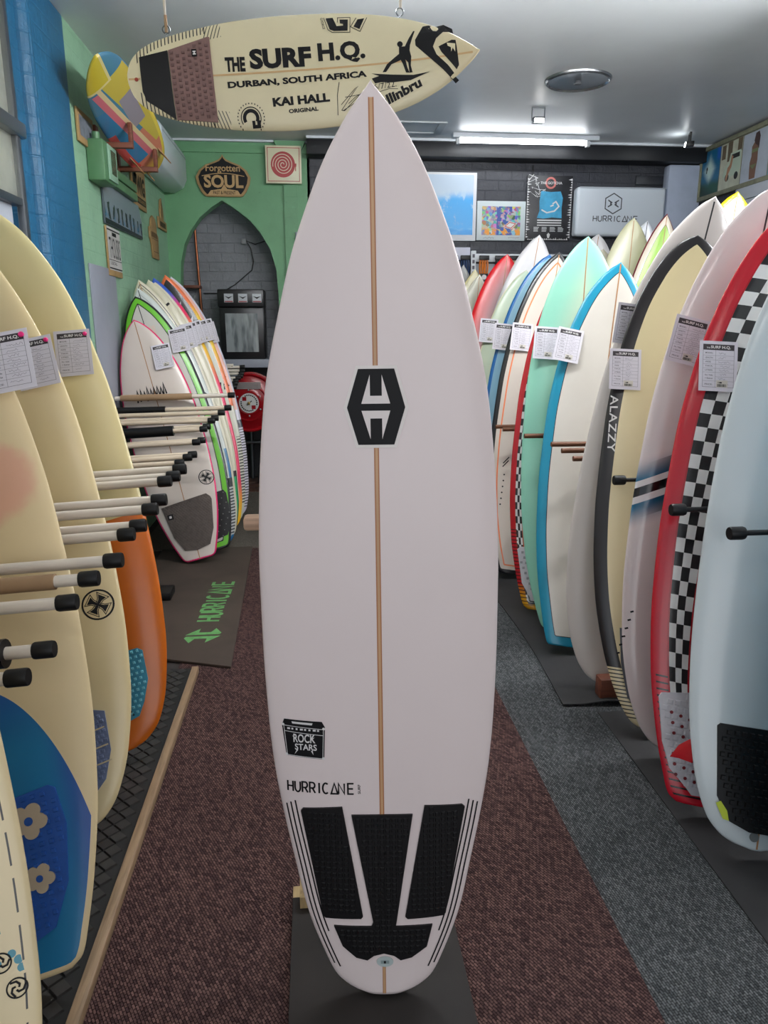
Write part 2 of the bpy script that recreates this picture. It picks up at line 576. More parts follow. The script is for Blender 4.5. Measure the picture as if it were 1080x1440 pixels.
M['frost'] = frosted('frosted_glass', K(225, 224, 210), None)
wn = bpy.data.objects.new('window_1', None); COL.objects.link(wn); wn['kind'] = 'structure'
MB().box(XL - 0.045, XL - 0.04, 1.0, 3.66, 2.32, 2.96).build('pane', M['frost'], wn)
MB().box(XL - 0.045, XL - 0.04, 1.0, 3.66, 2.0, 2.27).build('pane', M['frost'], wn)
MB().box(XL - 0.05, XL - 0.015, 3.655, 3.70, 1.2, 2.96).build('jamb', M['steel'], wn, bevel=0.006)
MB().box(XL - 0.14, XL - 0.0, 1.0, 3.74, 2.262, 2.325).build('transom', M['metal'], wn, bevel=0.008)
MB().box(XL - 0.15, XL - 0.02, 1.0, 3.66, 1.97, 2.005).build('sill', M['steel'], wn, bevel=0.004)
S('wall_left_infill', MB().box(XL - 0.062, XL - 0.05, 0.8, 3.6, 0.7, 1.97), PM('white_infill_board', K(196, 202, 214), 0.5, var=(2, 0.08)))

# unseen tube battens added overhead to brighten the ceiling and boards
def batten(n, x, y, along_x, strength, col=(1.0, .95, .91, 1), ZC=ZC):
    dx, dy = (.6, .035) if along_x else (.035, .6)
    S('trim_batten_%d' % n, MB().box(x - dx, x + dx, y - dy, y + dy, ZC - .045, ZC), M['white_paint'])
    p0, p1 = ((x - .55, y, ZC - .064), (x + .55, y, ZC - .064)) if along_x else ((x, y - .55, ZC - .064), (x, y + .55, ZC - .064))
    S('trim_batten_tube_%d' % n, MB().tube(p0, p1, .018, n=12), glow('batten_tube_%d' % n, col, strength))


batten(1, 0.3, 0.2, True, 10)
batten(2, 2.75, 3.2, False, 110, (.96, .98, 1.0, 1), 2.55)
batten(3, 0.3, 3.25, True, 95, (.96, .98, 1.0, 1), 2.83)
batten(5, 1.75, 3.1, True, 85, (.96, .98, 1.0, 1), 2.80)
batten(4, 2.75, 1.5, False, 60, (.96, .98, 1.0, 1), 2.5)

# ------------------------------------------------------------------ surfboards
SHAPES = {
    'short': [(0, .20), (.004, .28), (.012, .37), (.022, .44), (.042, .515), (.107, .69), (.171, .79), (.234, .88), (.294, .945), (.353, .978), (.44, .998), (.52, 1), (.60, .975), (.708, .893), (.818, .70), (.857, .61), (.895, .497), (.933, .366), (.969, .2), (.986, .1), (1, 0)],
    'fish': [(0, .34), (.01, .44), (.04, .53), (.1, .67), (.2, .84), (.33, .96), (.46, 1), (.58, .99), (.70, .92), (.80, .79), (.87, .64), (.92, .49), (.96, .31), (.985, .15), (1, 0)],
    'square': [(0, .50), (.006, .54), (.03, .60), (.1, .72), (.2, .86), (.33, .96), (.46, 1), (.58, .99), (.70, .92), (.80, .79), (.87, .64), (.92, .49), (.96, .31), (.985, .15), (1, 0)],
    'round': [(0, .04), (.004, .16), (.015, .30), (.04, .46), (.1, .67), (.2, .86), (.33, .97), (.45, 1), (.58, .985), (.70, .91), (.80, .77), (.87, .62), (.92, .47), (.96, .29), (.985, .14), (1, 0)],
    'egg': [(0, .10), (.004, .24), (.015, .40), (.04, .57), (.1, .75), (.2, .90), (.33, .98), (.45, 1), (.60, .98), (.74, .89), (.84, .75), (.91, .57), (.95, .42), (.98, .25), (.993, .13), (1, 0)],
    'eggfish': [(0, .16), (.006, .24), (.03, .38), (.08, .56), (.15, .73), (.25, .89), (.35, .97), (.45, 1), (.60, .98), (.74, .89), (.84, .75), (.91, .57), (.95, .42), (.98, .25), (.993, .13), (1, 0)],
    'hang': [(0, .10), (.006, .24), (.02, .38), (.05, .54), (.1, .68), (.2, .84), (.33, .96), (.46, 1), (.58, .985), (.70, .90), (.80, .75), (.87, .58), (.92, .41), (.96, .23), (.985, .10), (1, 0)],
}
# key: tail, nose, width, outline, deck direction (rough), thickness
BOARDS = {
    'main': ((0.128, 1.354, 0.03), (0.114, 1.46, 1.848), 0.480, 'short', (-0.10, -1, 0), 0.060),
    'L1': ((-0.605, 0.93, 0.045), (-1.05, 1.5, 1.70), 0.50, 'egg', (0.1, -1, 0.0), 0.06),
    'L2': ((-0.645, 1.42, 0.045), (-1.08, 2.13, 1.66), 0.51, 'fish', (0.1, -1, 0), 0.06),
    'L4': ((-0.685, 1.92, 0.045), (-1.13, 2.58, 1.74), 0.51, 'round', (0.1, -1, 0), 0.06),
    'L5': ((-0.685, 2.32, 0.045), (-1.12, 2.84, 1.82), 0.55, 'egg', (0.1, -1, 0), 0.065),
    'F1': ((-0.735, 4.54, 0.03), (-1.125, 5.02, 1.47), 0.46, 'fish', (0.1, -1, 0), 0.055),
    'F2': ((-0.665, 4.70, 0.035), (-1.145, 5.20, 1.62), 0.48, 'fish', (0.1, -1, 0), 0.055),
    'F3': ((-0.65, 4.86, 0.02), (-1.145, 5.28, 1.68), 0.47, 'short', (0.1, -1, 0), 0.055),
    'F4': ((-0.65, 4.99, 0.02), (-1.16, 5.40, 1.74), 0.47, 'short', (0.1, -1, 0), 0.055),
    'F5': ((-0.66, 5.12, 0.02), (-1.13, 5.56, 1.75), 0.48, 'short', (0.1, -1, 0), 0.055),
    'F6': ((-0.65, 5.27, 0.02), (-1.12, 5.70, 1.77), 0.48, 'short', (0.1, -1, 0), 0.055),
    'F7': ((-0.65, 5.44, 0.02), (-1.06, 5.80, 1.80), 0.48, 'short', (0.1, -1, 0), 0.055),
    'F8': ((-0.64, 5.64, 0.02), (-1.05, 5.98, 1.80), 0.48, 'short', (0.1, -1, 0), 0.055),
    'R0': ((1.27, 1.45, 0.03), (1.64, 1.84, 1.74), 0.50, 'egg', (-0.15, -1, 0), 0.06),
    'R1': ((1.195, 1.70, 0.03), (1.525, 2.16, 1.76), 0.50, 'egg', (-0.15, -1, 0), 0.065),
    'R2': ((1.155, 1.89, 0.03), (1.55, 2.40, 1.82), 0.53, 'fish', (-0.15, -1, 0), 0.06),
    'R3': ((1.19, 2.20, 0.03), (1.52, 2.56, 1.88), 0.51, 'round', (-0.15, -1, 0), 0.06),
    'R4': ((1.185, 2.34, 0.03), (1.47, 2.93, 1.76), 0.53, 'eggfish', (-0.15, -1, 0), 0.06),
    'R5': ((1.15, 2.70, 0.03), (1.55, 2.98, 1.92), 0.53, 'round', (-0.15, -1, 0), 0.06),
    'R6': ((1.16, 3.04, 0.03), (1.43, 3.55, 1.715), 0.50, 'square', (-0.15, -1, 0), 0.06),
    'R7': ((1.17, 3.24, 0.03), (1.33, 3.72, 1.85), 0.49, 'fish', (-0.15, -1, 0), 0.06),
    'R8': ((1.15, 3.50, 0.03), (1.38, 3.92, 1.78), 0.48, 'fish', (-0.15, -1, 0), 0.06),
    'R9': ((1.15, 4.08, 0.03), (1.42, 4.42, 1.85), 0.48, 'fish', (-0.15, -1, 0), 0.06),
    'R10': ((1.15, 4.32, 0.03), (1.42, 4.60, 1.856), 0.50, 'fish', (-0.15, -1, 0), 0.06),
    'R11': ((1.17, 4.76, 0.03), (1.43, 5.12, 1.80), 0.50, 'fish', (-0.15, -1, 0), 0.06),
    'R12': ((1.20, 4.98, 0.03), (1.56, 5.30, 2.045), 0.50, 'round', (-0.15, -1, 0), 0.06),
    'R13': ((1.15, 5.24, 0.03), (1.42, 5.60, 1.945), 0.48, 'fish', (-0.15, -1, 0), 0.06),
    'R14': ((1.10, 5.60, 0.03), (1.30, 5.98, 1.83), 0.44, 'short', (-0.1, -1, 0), 0.05),
    'R15': ((1.10, 5.78, 0.03), (1.30, 6.14, 1.88), 0.44, 'short', (-0.1, -1, 0), 0.05),
    'R16': ((1.08, 5.98, 0.03), (1.22, 6.22, 1.925), 0.44, 'short', (-0.1, -1, 0), 0.05),
    'S1': ((2.04, 5.80, 0.03), (2.262, 6.06, 2.15), 0.56, 'fish', (-0.15, -1, 0), 0.06),
    'S1b': ((1.92, 5.16, 0.03), (2.10, 5.52, 1.98), 0.52, 'fish', (-0.15, -1, 0), 0.055),
    'S2': ((2.00, 4.80, 0.03), (2.184, 5.22, 2.15), 0.48, 'fish', (-0.15, -1, 0), 0.06),
    'S3': ((2.10, 5.02, 0.03), (2.324, 5.32, 2.15), 0.55, 'short', (-0.15, -1, 0), 0.06),
    'S4': ((2.05, 4.58, 0.03), (2.324, 5.03, 2.15), 0.46, 'short', (-0.15, -1, 0), 0.06),
    'S6': ((2.06, 3.85, 0.03), (2.324, 4.20, 2.15), 0.57, 'fish', (-0.15, -1, 0), 0.06),
    'hang': ((-0.585, 2.80, 2.235), (0.575, 2.80, 2.335), 0.365, 'hang', (0, -1, 0.12), 0.05),
    'retro': ((-1.056, 5.60, 2.53), (-1.065, 4.10, 2.765), 0.335, 'egg', (0.72, -0.1, -0.70), 0.048),
}


class Prof:
    def __init__(s, L, W, shape, th, nose_rocker=0.075, tail_rocker=0.03):
        s.L = L; s.W = W; s.th = th; s.nr = nose_rocker; s.tr = tail_rocker
        s.k = SHAPES[shape]
        n = len(s.k); k = s.k
        d = [(k[i + 1][1] - k[i][1]) / (k[i + 1][0] - k[i][0]) for i in range(n - 1)]
        m = [d[0]] + [0 if d[i - 1] * d[i] <= 0 else 2 * d[i - 1] * d[i] / (d[i - 1] + d[i]) for i in range(1, n - 1)] + [d[-1]]
        s.m = m

    def w(s, y):
        v = min(max(y / s.L, 0.0), 1.0); k = s.k
        for i in range(len(k) - 1):
            if v <= k[i + 1][0]:
                h = k[i + 1][0] - k[i][0]; t = (v - k[i][0]) / h
                a = (1 + 2 * t) * (1 - t) ** 2 * k[i][1] + t * (1 - t) ** 2 * h * s.m[i] + t * t * (3 - 2 * t) * k[i + 1][1] + t * t * (t - 1) * h * s.m[i + 1]
                return max(a, 0.0) * s.W / 2
        return 0.0

    def t(s, y):
        v = min(max(y / s.L, 0.0), 1.0)
        return s.th * (0.16 + 0.84 * max(0.0, math.sin(math.pi * min(1, max(0, 0.04 + v * 0.94)))) ** 0.55)

    def zc(s, y):
        v = y / s.L
        return s.nr * max(0.0, (v - 0.45) / 0.55) ** 2.4 + s.tr * max(0.0, (0.45 - v) / 0.45) ** 2.2

    def deck(s, x, y, h=0.0):
        w_ = max(s.w(y), 1e-5); u = min(1.0, abs(x) / w_)
        return (x, y, s.zc(y) + s.t(y) * 0.58 * max(0.0, 1 - u ** 2.8) ** 0.62 + h)

    def bot(s, x, y, h=0.0):
        w_ = max(s.w(y), 1e-5); u = min(1.0, abs(x) / w_)
        return (x, y, s.zc(y) - s.t(y) * 0.42 * max(0.0, 1 - u ** 5) ** 0.5 - h)


def board_mesh(p, N=84, Mh=13):
    st = []
    for i in range(N + 1):
        t = i / N
        v = t + 0.11 * math.sin(2 * math.pi * t) * -1
        st.append(min(1.0, max(0.0, v)) * p.L)
    st[-1] = p.L * 0.9992
    us = [math.sin(math.pi / 2 * (-1 + 2 * i / (2 * Mh))) for i in range(2 * Mh + 1)]
    V = []; E = []; D = []
    nr = len(us) * 2 - 2
    for y in st:
        w_ = p.w(y); dw = (p.w(min(p.L, y + 0.004)) - p.w(max(0, y - 0.004))) / 0.008
        for u in us:
            V.append(p.deck(u * w_, y)); E.append(min(w_ * (1 - abs(u)) / math.sqrt(1 + dw * dw), y + 0.0)); D.append(1.0)
        for u in us[::-1][1:-1]:
            V.append(p.bot(u * w_, y)); E.append(min(w_ * (1 - abs(u)) / math.sqrt(1 + dw * dw), y + 0.0)); D.append(0.0)
    F = []
    for i in range(N):
        for j in range(nr):
            F.append((i * nr + j, i * nr + (j + 1) % nr, (i + 1) * nr + (j + 1) % nr, (i + 1) * nr + j))
    F.append(tuple(range(nr - 1, -1, -1))); F.append(tuple(N * nr + j for j in range(nr)))
    me = bpy.data.meshes.new('board_body'); me.from_pydata(V, [], F)
    for nm, dat in (('be', E), ('bd', D)):
        a = me.attributes.new(nm, 'FLOAT', 'POINT'); a.data.foreach_set('value', dat)
    for q in me.polygons:
        q.use_smooth = True
    me.polygons[-2].use_smooth = False
    return me


def board_mat(name, col, layers=(), rough=0.32, tone=0.06):
    m = Mat(name, col, rough, 0, 0.5); m.tc()
    e = m.attr('be'); d = m.attr('bd')
    m.var(3.0, tone)
    for fn, c in layers:
        m.mix(fn(m, e, d), c)
    m.b.inputs['Coat Weight'].default_value = 0.15; m.b.inputs['Coat Roughness'].default_value = 0.15
    return m.done()


class Board:
    pass


BD = {}


def make_board(key, col, label, layers=(), name='surfboard', group=None, stringer=None, rough=0.28, cat='surfboard', tone=0.06, sw=0.005):
    tail, nose, W, shape, nh, th = BOARDS[key]
    t = Vector(tail); a = Vector(nose) - t; L = a.length; a.normalize()
    n = Vector(nh); n = (n - a * n.dot(a)).normalized(); ux = a.cross(n)
    b = Board(); b.p = Prof(L, W, shape, th); b.L = L; b.key = key
    b.root = thing(name, t, label, cat, group, ux, a)
    b.body = obj('board_body', board_mesh(b.p), board_mat(key + '_finish', col, layers, rough, tone), b.root)
    if stringer:
        s = P2(); y0, y1 = stringer[1] * L, stringer[2] * L
        s.stroke([(0, y0 + (y1 - y0) * i / 40.0) for i in range(41)], sw)
        decal(s, 'stringer', stringer[0], b.root, 0.0006, 0, b.p.deck)
    BD[key] = b
    return b


def on(b, p2, name, mat, off=0.001, thick=0.0, maxlen=0.03, kind=None):
    return decal(p2, name, mat, b.root, off, thick, b.p.deck, maxlen, kind)


def studs(b, name, mat, region, dx, dy, r, h, base, skew=0.0):
    """small raised squares over a pad, joined into one relief"""
    mb = MB(); xs = [p[0] for p in region]; ys = [p[1] for p in region]

    def inside(x, y):
        c_ = False
        for i in range(len(region)):
            (x1, y1), (x2, y2) = region[i - 1], region[i]
            if (y1 > y) != (y2 > y) and x < (x2 - x1) * (y - y1) / (y2 - y1) + x1:
                c_ = not c_
        return c_
    j = 0; y = min(ys) + dy / 2
    while y < max(ys):
        x = min(xs) + dx / 2 + (dx / 2 if (j % 2 and skew) else 0)
        while x < max(xs):
            if all(inside(x + sx * r, y + sy * r) for sx in (-1.3, 1.3) for sy in (-1.3, 1.3)):
                lo = [b.p.deck(x + sx * r, y + sy * r, base) for sx, sy in ((-1, -1), (1, -1), (1, 1), (-1, 1))]
                hi = [b.p.deck(x + sx * r * .7, y + sy * r * .7, base + h) for sx, sy in ((-1, -1), (1, -1), (1, 1), (-1, 1))]
                mb.add(lo + hi, [(4, 5, 6, 7), (0, 1, 5, 4), (1, 2, 6, 5), (2, 3, 7, 6), (3, 0, 4, 7)])
            x += dx
        y += dy; j += 1
    return mb.build(name, mat, b.root if not isinstance(region, dict) else None, 'stuff')


# print and logo shapes shared by several things ------------------------------
def hurricane(w_, h, sw):
    """thin-stroke lettering with a triangle for the A"""
    p = P2(); g = w_ / 9.3; lw = g * 0.80

    def at(i, pts, closed=False):
        p.stroke([(i * g + x * lw, y * h) for x, y in pts], sw, closed)
    arc = lambda cx, cy, rx, ry, a0, a1, n=10: [(cx + rx * math.cos(R(a0 + (a1 - a0) * k / n)), cy + ry * math.sin(R(a0 + (a1 - a0) * k / n))) for k in range(n + 1)]
    at(0, [(0.05, 0), (0.05, 1)]); at(0, [(0.95, 0), (0.95, 1)]); at(0, [(0.05, .5), (0.95, .5)])
    at(1, [(0.05, 1), (0.05, .42)] + arc(.5, .42, .45, .42, 180, 360) + [(0.95, 1)])
    for i in (2, 3):
        at(i, [(0.05, 0), (0.05, 1), (.55, 1)] + arc(.55, .73, .35, .27, 90, -90)[1:] + [(0.2, .46)]); at(i, [(.5, .46), (.95, 0)])
    at(4.15, [(0.2, 0), (0.2, 1)])
    at(4.75, arc(.55, .5, .5, .5, 50, 310, 14))
    at(5.9, [(0, 0), (.55, 1), (1.1, 0)], True)
    at(6.9, [(0.0, 0), (0.0, 1), (.95, 0), (.95, 1)])
    at(8.1, [(1, 1), (0.05, 1), (0.05, 0), (1, 0)]); at(8.1, [(0.05, .5), (.9, .5)])
    return p


def hexlogo(r, sw):
    p = P2(); hx = [(r * math.sin(R(60 * k)), r * math.cos(R(60 * k))) for k in range(6)]
    p.stroke(hx, sw, True)
    for s in (-1, 1):
        p.poly([(s * .12 * r, .14 * r), (s * .58 * r, .40 * r), (s * .58 * r, .26 * r), (s * .36 * r, .13 * r), (s * .36 * r, -.13 * r), (s * .58 * r, -.26 * r), (s * .58 * r, -.40 * r), (s * .12 * r, -.14 * r), (s * .12 * r, -.05 * r), (s * .24 * r, 0.0), (s * .12 * r, .05 * r)])
    return p


def crosslogo(r):
    p = P2(); p.ring(0, 0, r, r * 0.12, 36)
    for k in range(4):
        a = R(45 + 90 * k)
        arm = [(0.02, 0.13), (.40, .20), (.74, .42), (.74, -.42), (.40, -.20), (0.02, -0.13)]
        q = [(x * r, y * r) for x, y in arm]
        rot = lambda P_: [(x * math.cos(a) - y * math.sin(a), x * math.sin(a) + y * math.cos(a)) for x, y in P_]
        p.stroke(rot(q), r * 0.05, True)
        p.poly(rot([(0, .07 * r), (.36 * r, .12 * r), (.65 * r, .28 * r), (.65 * r, -.28 * r), (.36 * r, -.12 * r), (0, -.07 * r)]))
    return p


def squiggle(x0, y0, w_, h, n, seed):
    rr = random.Random(seed); pts = []
    for i in range(n):
        pts.append((x0 + w_ * i / (n - 1) + rr.uniform(-.3, .3) * w_ / n, y0 + h * rr.uniform(-.5, .5)))
    return pts


# layer shorthands
rail = lambda w_: (lambda m, e, d: e.lt(w_))
line = lambda a, b: (lambda m, e, d: e.band(a, b))

# ------------------------------------------------------------------ the display board in the aisle
def stringer_mat():
    m = Mat('display_stringer', K(206, 164, 122), 0.4); m.tc()
    m.var(40, 0.2, 3, (1, 0.04, 1))
    m.mix(m.x.abs().gt(0.0024), K(178, 116, 74))
    return m.done()


b = make_board('main', K(234, 219, 216), 'white shortboard with a narrow wooden stringer and black three-piece tail pad standing in the aisle', tone=0.02, rough=0.42)
P_ = b.p
s = P2(); s.stroke([(0, 0.425 + (1.815 - 0.425) * i / 60) for i in range(61)], 0.0095); s.stroke([(0, 0.003 + 0.07 * i / 6) for i in range(7)], 0.007)
on(b, s, 'stringer', stringer_mat(), 0.0006, maxlen=None)
# hexagon emblem
hx = [(-.032, 1.345), (.035, 1.345), (.055, 1.274), (.034, 1.204), (-.034, 1.204), (-.054, 1.274)]
g_ = P2(); g_.poly([(x * 1.12 + 0.0, 1.2745 + (y - 1.2745) * 1.085) for x, y in hx])
em = on(b, g_, 'emblem_sticker', PM('sticker_border', K(236, 228, 222), 0.5), 0.0010)
g_ = P2(); g_.poly(hx); decal(g_, 'emblem_shape', M['ink'], em, 0.0016, 0, P_.deck, 0.03)
g_ = P2()
for sy in (1, -1):
    q = lambda x, y: (x, 1.2745 + sy * y)
    g_.poly([q(-.027, .0065), q(.027, .0065), q(.0115, .060), q(.0115, .021), q(-.0105, .021), q(-.0105, .060)])
decal(g_, 'emblem_letters', PM('sticker_white', K(232, 222, 218), 0.5), em, 0.0022, 0, P_.deck, 0.03)
# amplifier sticker
a0, a1, s0, s1 = -.206, -.114, .556, .639
tr = lambda x, y: (a0 + (a1 - a0) * x + 0.007 * (1 - y) * (1 - x) - 0.003 * (1 - y) * x, s0 + (s1 - s0) * y - 0.003 * x)
g_ = P2(); g_.poly([tr(0, .86), tr(.03, .90), tr(.07, 1), tr(.93, 1), tr(1, .86), tr(.99, 0.0), tr(0.02, 0.02)])
st = on(b, g_, 'amplifier_sticker', M['ink'], 0.001)
g_ = P2(); g_.stroke([tr(.05, .04), tr(.955, .02), tr(.965, .80), tr(.045, .83)], .0012, True); g_.stroke([tr(.05, .68), tr(.96, .64)], .0012)
for k in range(8):
    g_.rect(*(tr(.12 + k * .10, .735) + tr(.12 + k * .10 + (.045 if k % 3 else .07), .785)))
g_.poly([tr(.25, .90), tr(.70, .895), tr(.72, .95), tr(.24, .955)])
for cx, cy in ((.03, .05), (.97, .03), (.03, .85), (.97, .82)):
    g_.disc(*tr(cx, cy), 0.003, 10)
x_, y_ = tr(.24, .40); g_.text('ROCK', x_, y_, .046, .019, 0.02)
x_, y_ = tr(.26, .20); g_.text('STARS', x_, y_, .046, .014, 0.02)
g_.poly([tr(.22, .58), tr(.30, .52), tr(.28, .49)]); g_.poly([tr(.76, .58), tr(.66, .52), tr(.69, .49)])
g_.poly([tr(.24, .08), tr(.31, .22), tr(.34, .20)]); g_.poly([tr(.72, .10), tr(.70, .22), tr(.66, .20)])
decal(g_, 'amplifier_print', M['white'], st, 0.0016, 0, P_.deck, 0.03)
# maker lettering
hu = hurricane(0.146, 0.0235, 0.0036); g_ = P2(); g_.put(hu, -.198, .476)
g_.text('SURF', -.044, .4765, .021, .0055, 0.01, math.pi / 2)
on(b, g_, 'maker_lettering', M['ink'], 0.001)
# rail pinlines on both sides of the tail
g_ = P2()
for sx in (-1, 1):
    for k, (o, ya, yb) in enumerate(((.0125, .445, .070), (.0225, .450, .064), (.033, .455, .150))):
        g_.stroke([(sx * (P_.w(ya + (yb - ya) * i / 20.) - o), ya + (yb - ya) * i / 20.) for i in range(21)], .0032)
on(b, g_, 'pinlines', M['ink'], 0.001, maxlen=None)
pads = [
    [(-.171, .434), (-.166, .440), (-.083, .447), (-.044, .192), (-.048, .187), (-.125, .185), (-.130, .190)],
    [(.089, .449), (.168, .446), (.174, .440), (.134, .194), (.128, .189), (.052, .186), (.047, .191)],
    [(-.064, .429), (.064, .430), (.028, .178), (.026, .168), (.105, .169), (.093, .117), (.060, .093), (.036, .087), (.022, .098), (0, .104), (-.022, .098), (-.036, .087), (-.060, .093), (-.089, .119), (-.107, .167), (-.026, .168), (-.022, .178)],
]
for q in pads:
    g_ = P2(); g_.poly(q); pd = on(b, g_, 'traction_pad', M['pad'], 0.0, 0.0045, 0.03)
for q in pads:
    rs = studs(b, 'pad_relief', M['pad'], q, 0.0125, 0.0125, 0.0046, 0.0022, 0.0044)
g_ = P2(); g_.stroke([(0.001, .285), (0.001, .19)], .004); g_.stroke([(-.006, .330), (-.004, .342), (.004, .338), (.010, .348)], .0018); g_.stroke([(-.012, .315), (.012, .320)], .0016)
on(b, g_, 'pad_channel', M['plastic_black'], 0.0065)
g_ = P2(); g_.disc(.002, .082, .018, 24, .012); lp = on(b, g_, 'leash_plug', PM('clear_plug', K(186, 198, 196), 0.3), 0.0005, 0.002)
g_ = P2(); g_.rect(-.007, .078, .011, .086); decal(g_, 'plug_well', PM('plug_well', K(140, 156, 156), 0.4), lp, 0.003, 0, P_.deck, 0.03)
g_ = P2(); g_.rect(-.0005, .079, .004, .085); decal(g_, 'plug_pin', M['ink'], lp, 0.0034, 0, P_.deck, 0.03)

# ------------------------------------------------------------------ boards in the left rack
cream = K(222, 198, 150)
b = make_board('L1', K(226, 206, 162), 'cream surfboard with teal splash, dashed pinline and two spiral logos near its tail', [
    (lambda m, e, d: e.band(.018, .021) * (m.y.mod(0.075).lt(0.055)), K(40, 36, 36)),
    (lambda m, e, d: (m.y.band(.40, .49) * m.x.band(.08, .185) * m.noise(22, 3).gt(.52)), K(40, 132, 150)),
    (lambda m, e, d: (m.y.band(.36, .405) * m.x.band(.10, .205) * m.voronoi(45).lt(.32)), K(40, 132, 150))])
g_ = P2()
for cx, cy in ((.176, .384), (.190, .338)):
    g_.ring(cx, cy, .0150, .0024)
    for k in range(3):
        a = R(120 * k)
        g_.stroke([(cx + (.003 + .0035 * j) * math.cos(a + j * .75), cy + (.003 + .0035 * j) * math.sin(a + j * .75)) for j in range(4)], .0032)
on(b, g_, 'spiral_logo', M['ink'])

def blue_tail(m, e, d):
    # blue airbrushed tail panel bounded by an arc
    dx = m.x - (-0.02); dy = m.y - 0.16
    r = (dx * dx / (0.218 ** 2) + dy * dy / (0.49 ** 2))
    return r.lt(1.0) * e.gt(0.012)
b = make_board('L2', K(226, 204, 158), 'cream surfboard with pink blot and blue sprayed tail bearing a flowered pad', [
    (blue_tail, K(0, 118, 168)),
    (lambda m, e, d: blue_tail(m, e, d) * (m.x.abs() + m.noise(5, 2) * 0.03).smooth(.125, .20), K(4, 72, 152)),
    (lambda m, e, d: m.y.smooth(.48, .66) * blue_tail(m, e, d), K(6, 84, 160)),
    (lambda m, e, d: ((m.x - .12) * (m.x - .12) + (m.y - 1.12) * (m.y - 1.12) + m.noise(9, 4) * .03).smooth(.03, .018) * 0.55, K(222, 140, 130))], rough=.5)
pad = [(-.14, .37), (.115, .395), (.130, .385), (.138, .30), (.118, .18), (.075, .095), (.02, .075), (-.06, .09), (-.12, .18)]
M['blue_pad'] = PM('blue_foam', K(26, 84, 168), 0.55, var=(30, 0.15))
g_ = P2(); g_.poly(pad); on(b, g_, 'traction_pad', M['blue_pad'], 0, .005)
studs(b, 'pad_relief', M['blue_pad'], pad, .021, .021, .0055, .003, .005)
M['flower'] = PM('beige_foam', K(192, 174, 148), 0.6)
for cx, cy, rr in ((.064, .330, .040), (.064, .205, .032), (-.05, .26, .035)):
    g_ = P2(); pts = []
    for i in range(60):
        a = 2 * math.pi * i / 60
        r = rr * (0.66 + 0.34 * abs(math.cos(2.5 * a + cx * 9)) ** 0.7)
        pts.append((cx + r * math.cos(a), cy + r * math.sin(a)))
    g_.poly(pts); fo = on(b, g_, 'flower_patch', M['flower'], .005, .0052)
    g_ = P2(); g_.disc(cx, cy, rr * .24, 16); decal(g_, 'flower_eye', M['blue_pad'], fo, .0108, 0, b.p.deck, .03)

b = make_board('L4', K(224, 204, 156), 'cream surfboard with a black cross logo and worn blue-grey tail pad', [
    (lambda m, e, d: m.noise(2.5, 4).smooth(.5, .8) * .35, K(200, 182, 130))])
g_ = P2(); g_.put(crosslogo(.043), .183, .616, 1, .15); on(b, g_, 'cross_logo', M['ink'])
M['slate_pad'] = PM('worn_blue_foam', K(104, 116, 146), 0.7, var=(40, 0.35))
pad = [(-.13, .30), (.10, .325), (.135, .312), (.128, .20), (.098, .125), (.035, .07), (-.03, .075), (-.10, .15)]
g_ = P2(); g_.poly(pad); on(b, g_, 'traction_pad', M['slate_pad'], 0, .005)
studs(b, 'pad_relief', M['slate_pad'], pad, .014, .014, .005, .002, .005, 1)
M['slot'] = PM('slot_wax', K(196, 178, 140), .6)
for y in (.265, .215, .17):
    g_ = P2(); g_.stroke([(.085, y), (.126, y + .004)], .004); on(b, g_, 'pad_slot', M['slot'], .0075)

b = make_board('L5', K(220, 204, 150), 'tall yellowed surfboard with orange lower half and teal tail pad', [
    (lambda m, e, d: m.noise(1.6, 3).smooth(.45, .7) * .45, K(178, 184, 140)),
    (lambda m, e, d: (m.y - m.x * .06).lt(.765), K(204, 104, 20)),
    (lambda m, e, d: (m.y - m.x * .06).lt(.765) * m.noise(4, 4).smooth(.45, .8) * .4, K(168, 78, 18))], tone=.04)
pad = [(-.10, .33), (.145, .330), (.160, .318), (.155, .22), (.126, .15), (.10, .108), (.05, .096), (-.02, .11), (-.08, .18)]
M['teal_pad'] = PM('teal_foam', K(52, 138, 164), 0.6, var=(30, .2))
g_ = P2(); g_.poly(pad); on(b, g_, 'traction_pad', M['teal_pad'], 0, .005)
studs(b, 'pad_relief', PM('teal_stud', K(104, 178, 194), .6), pad, .018, .018, .0045, .003, .005, 1)
g_ = P2(); g_.stroke([(.07, .15), (.085, .115)], .005); on(b, g_, 'pad_slot', M['ink'], .0075)

# far end of the left rack
pinkc = K(232, 40, 110)
b = make_board('F1', K(214, 202, 192), 'white surfboard with pink rail line, wooden stringer and brown-grey tail pad', [(rail(.009), pinkc)], stringer=(M['tan_wood'], .0, .99))
g_ = P2(); g_.put(crosslogo(.045), .168, .492, 1, .1); on(b, g_, 'cross_logo', M['ink'])
pad = [(-.150, .372), (.14, .392), (.160, .370), (.165, .35), (.130, .17), (.085, .075), (.0, .06), (-.075, .075), (-.120, .17)]
M['taupe_pad'] = PM('taupe_foam', K(92, 82, 76), .7, var=(40, .3))
g_ = P2(); g_.poly(pad); on(b, g_, 'traction_pad', M['taupe_pad'], 0, .005)
studs(b, 'pad_relief', M['taupe_pad'], pad, .017, .012, .0045, .002, .005, 1)
g_ = P2(); g_.rect(-.125, .285, -.09, .318); lb = on(b, g_, 'pad_label', M['ink'], .0078)
g_ = P2(); g_.rect(-.115, .294, -.100, .309); decal(g_, 'label_mark', M['white'], lb, .0085, 0, b.p.deck, .03)
g_ = P2(); rr = random.Random(3)
for i in range(9):
    x = -.115 + i * .021; g_.stroke([(x, 1.06 + rr.uniform(-.01, .01)), (x + .012, 1.125 + rr.uniform(-.012, .02)), (x + .018, 1.07)], .010)
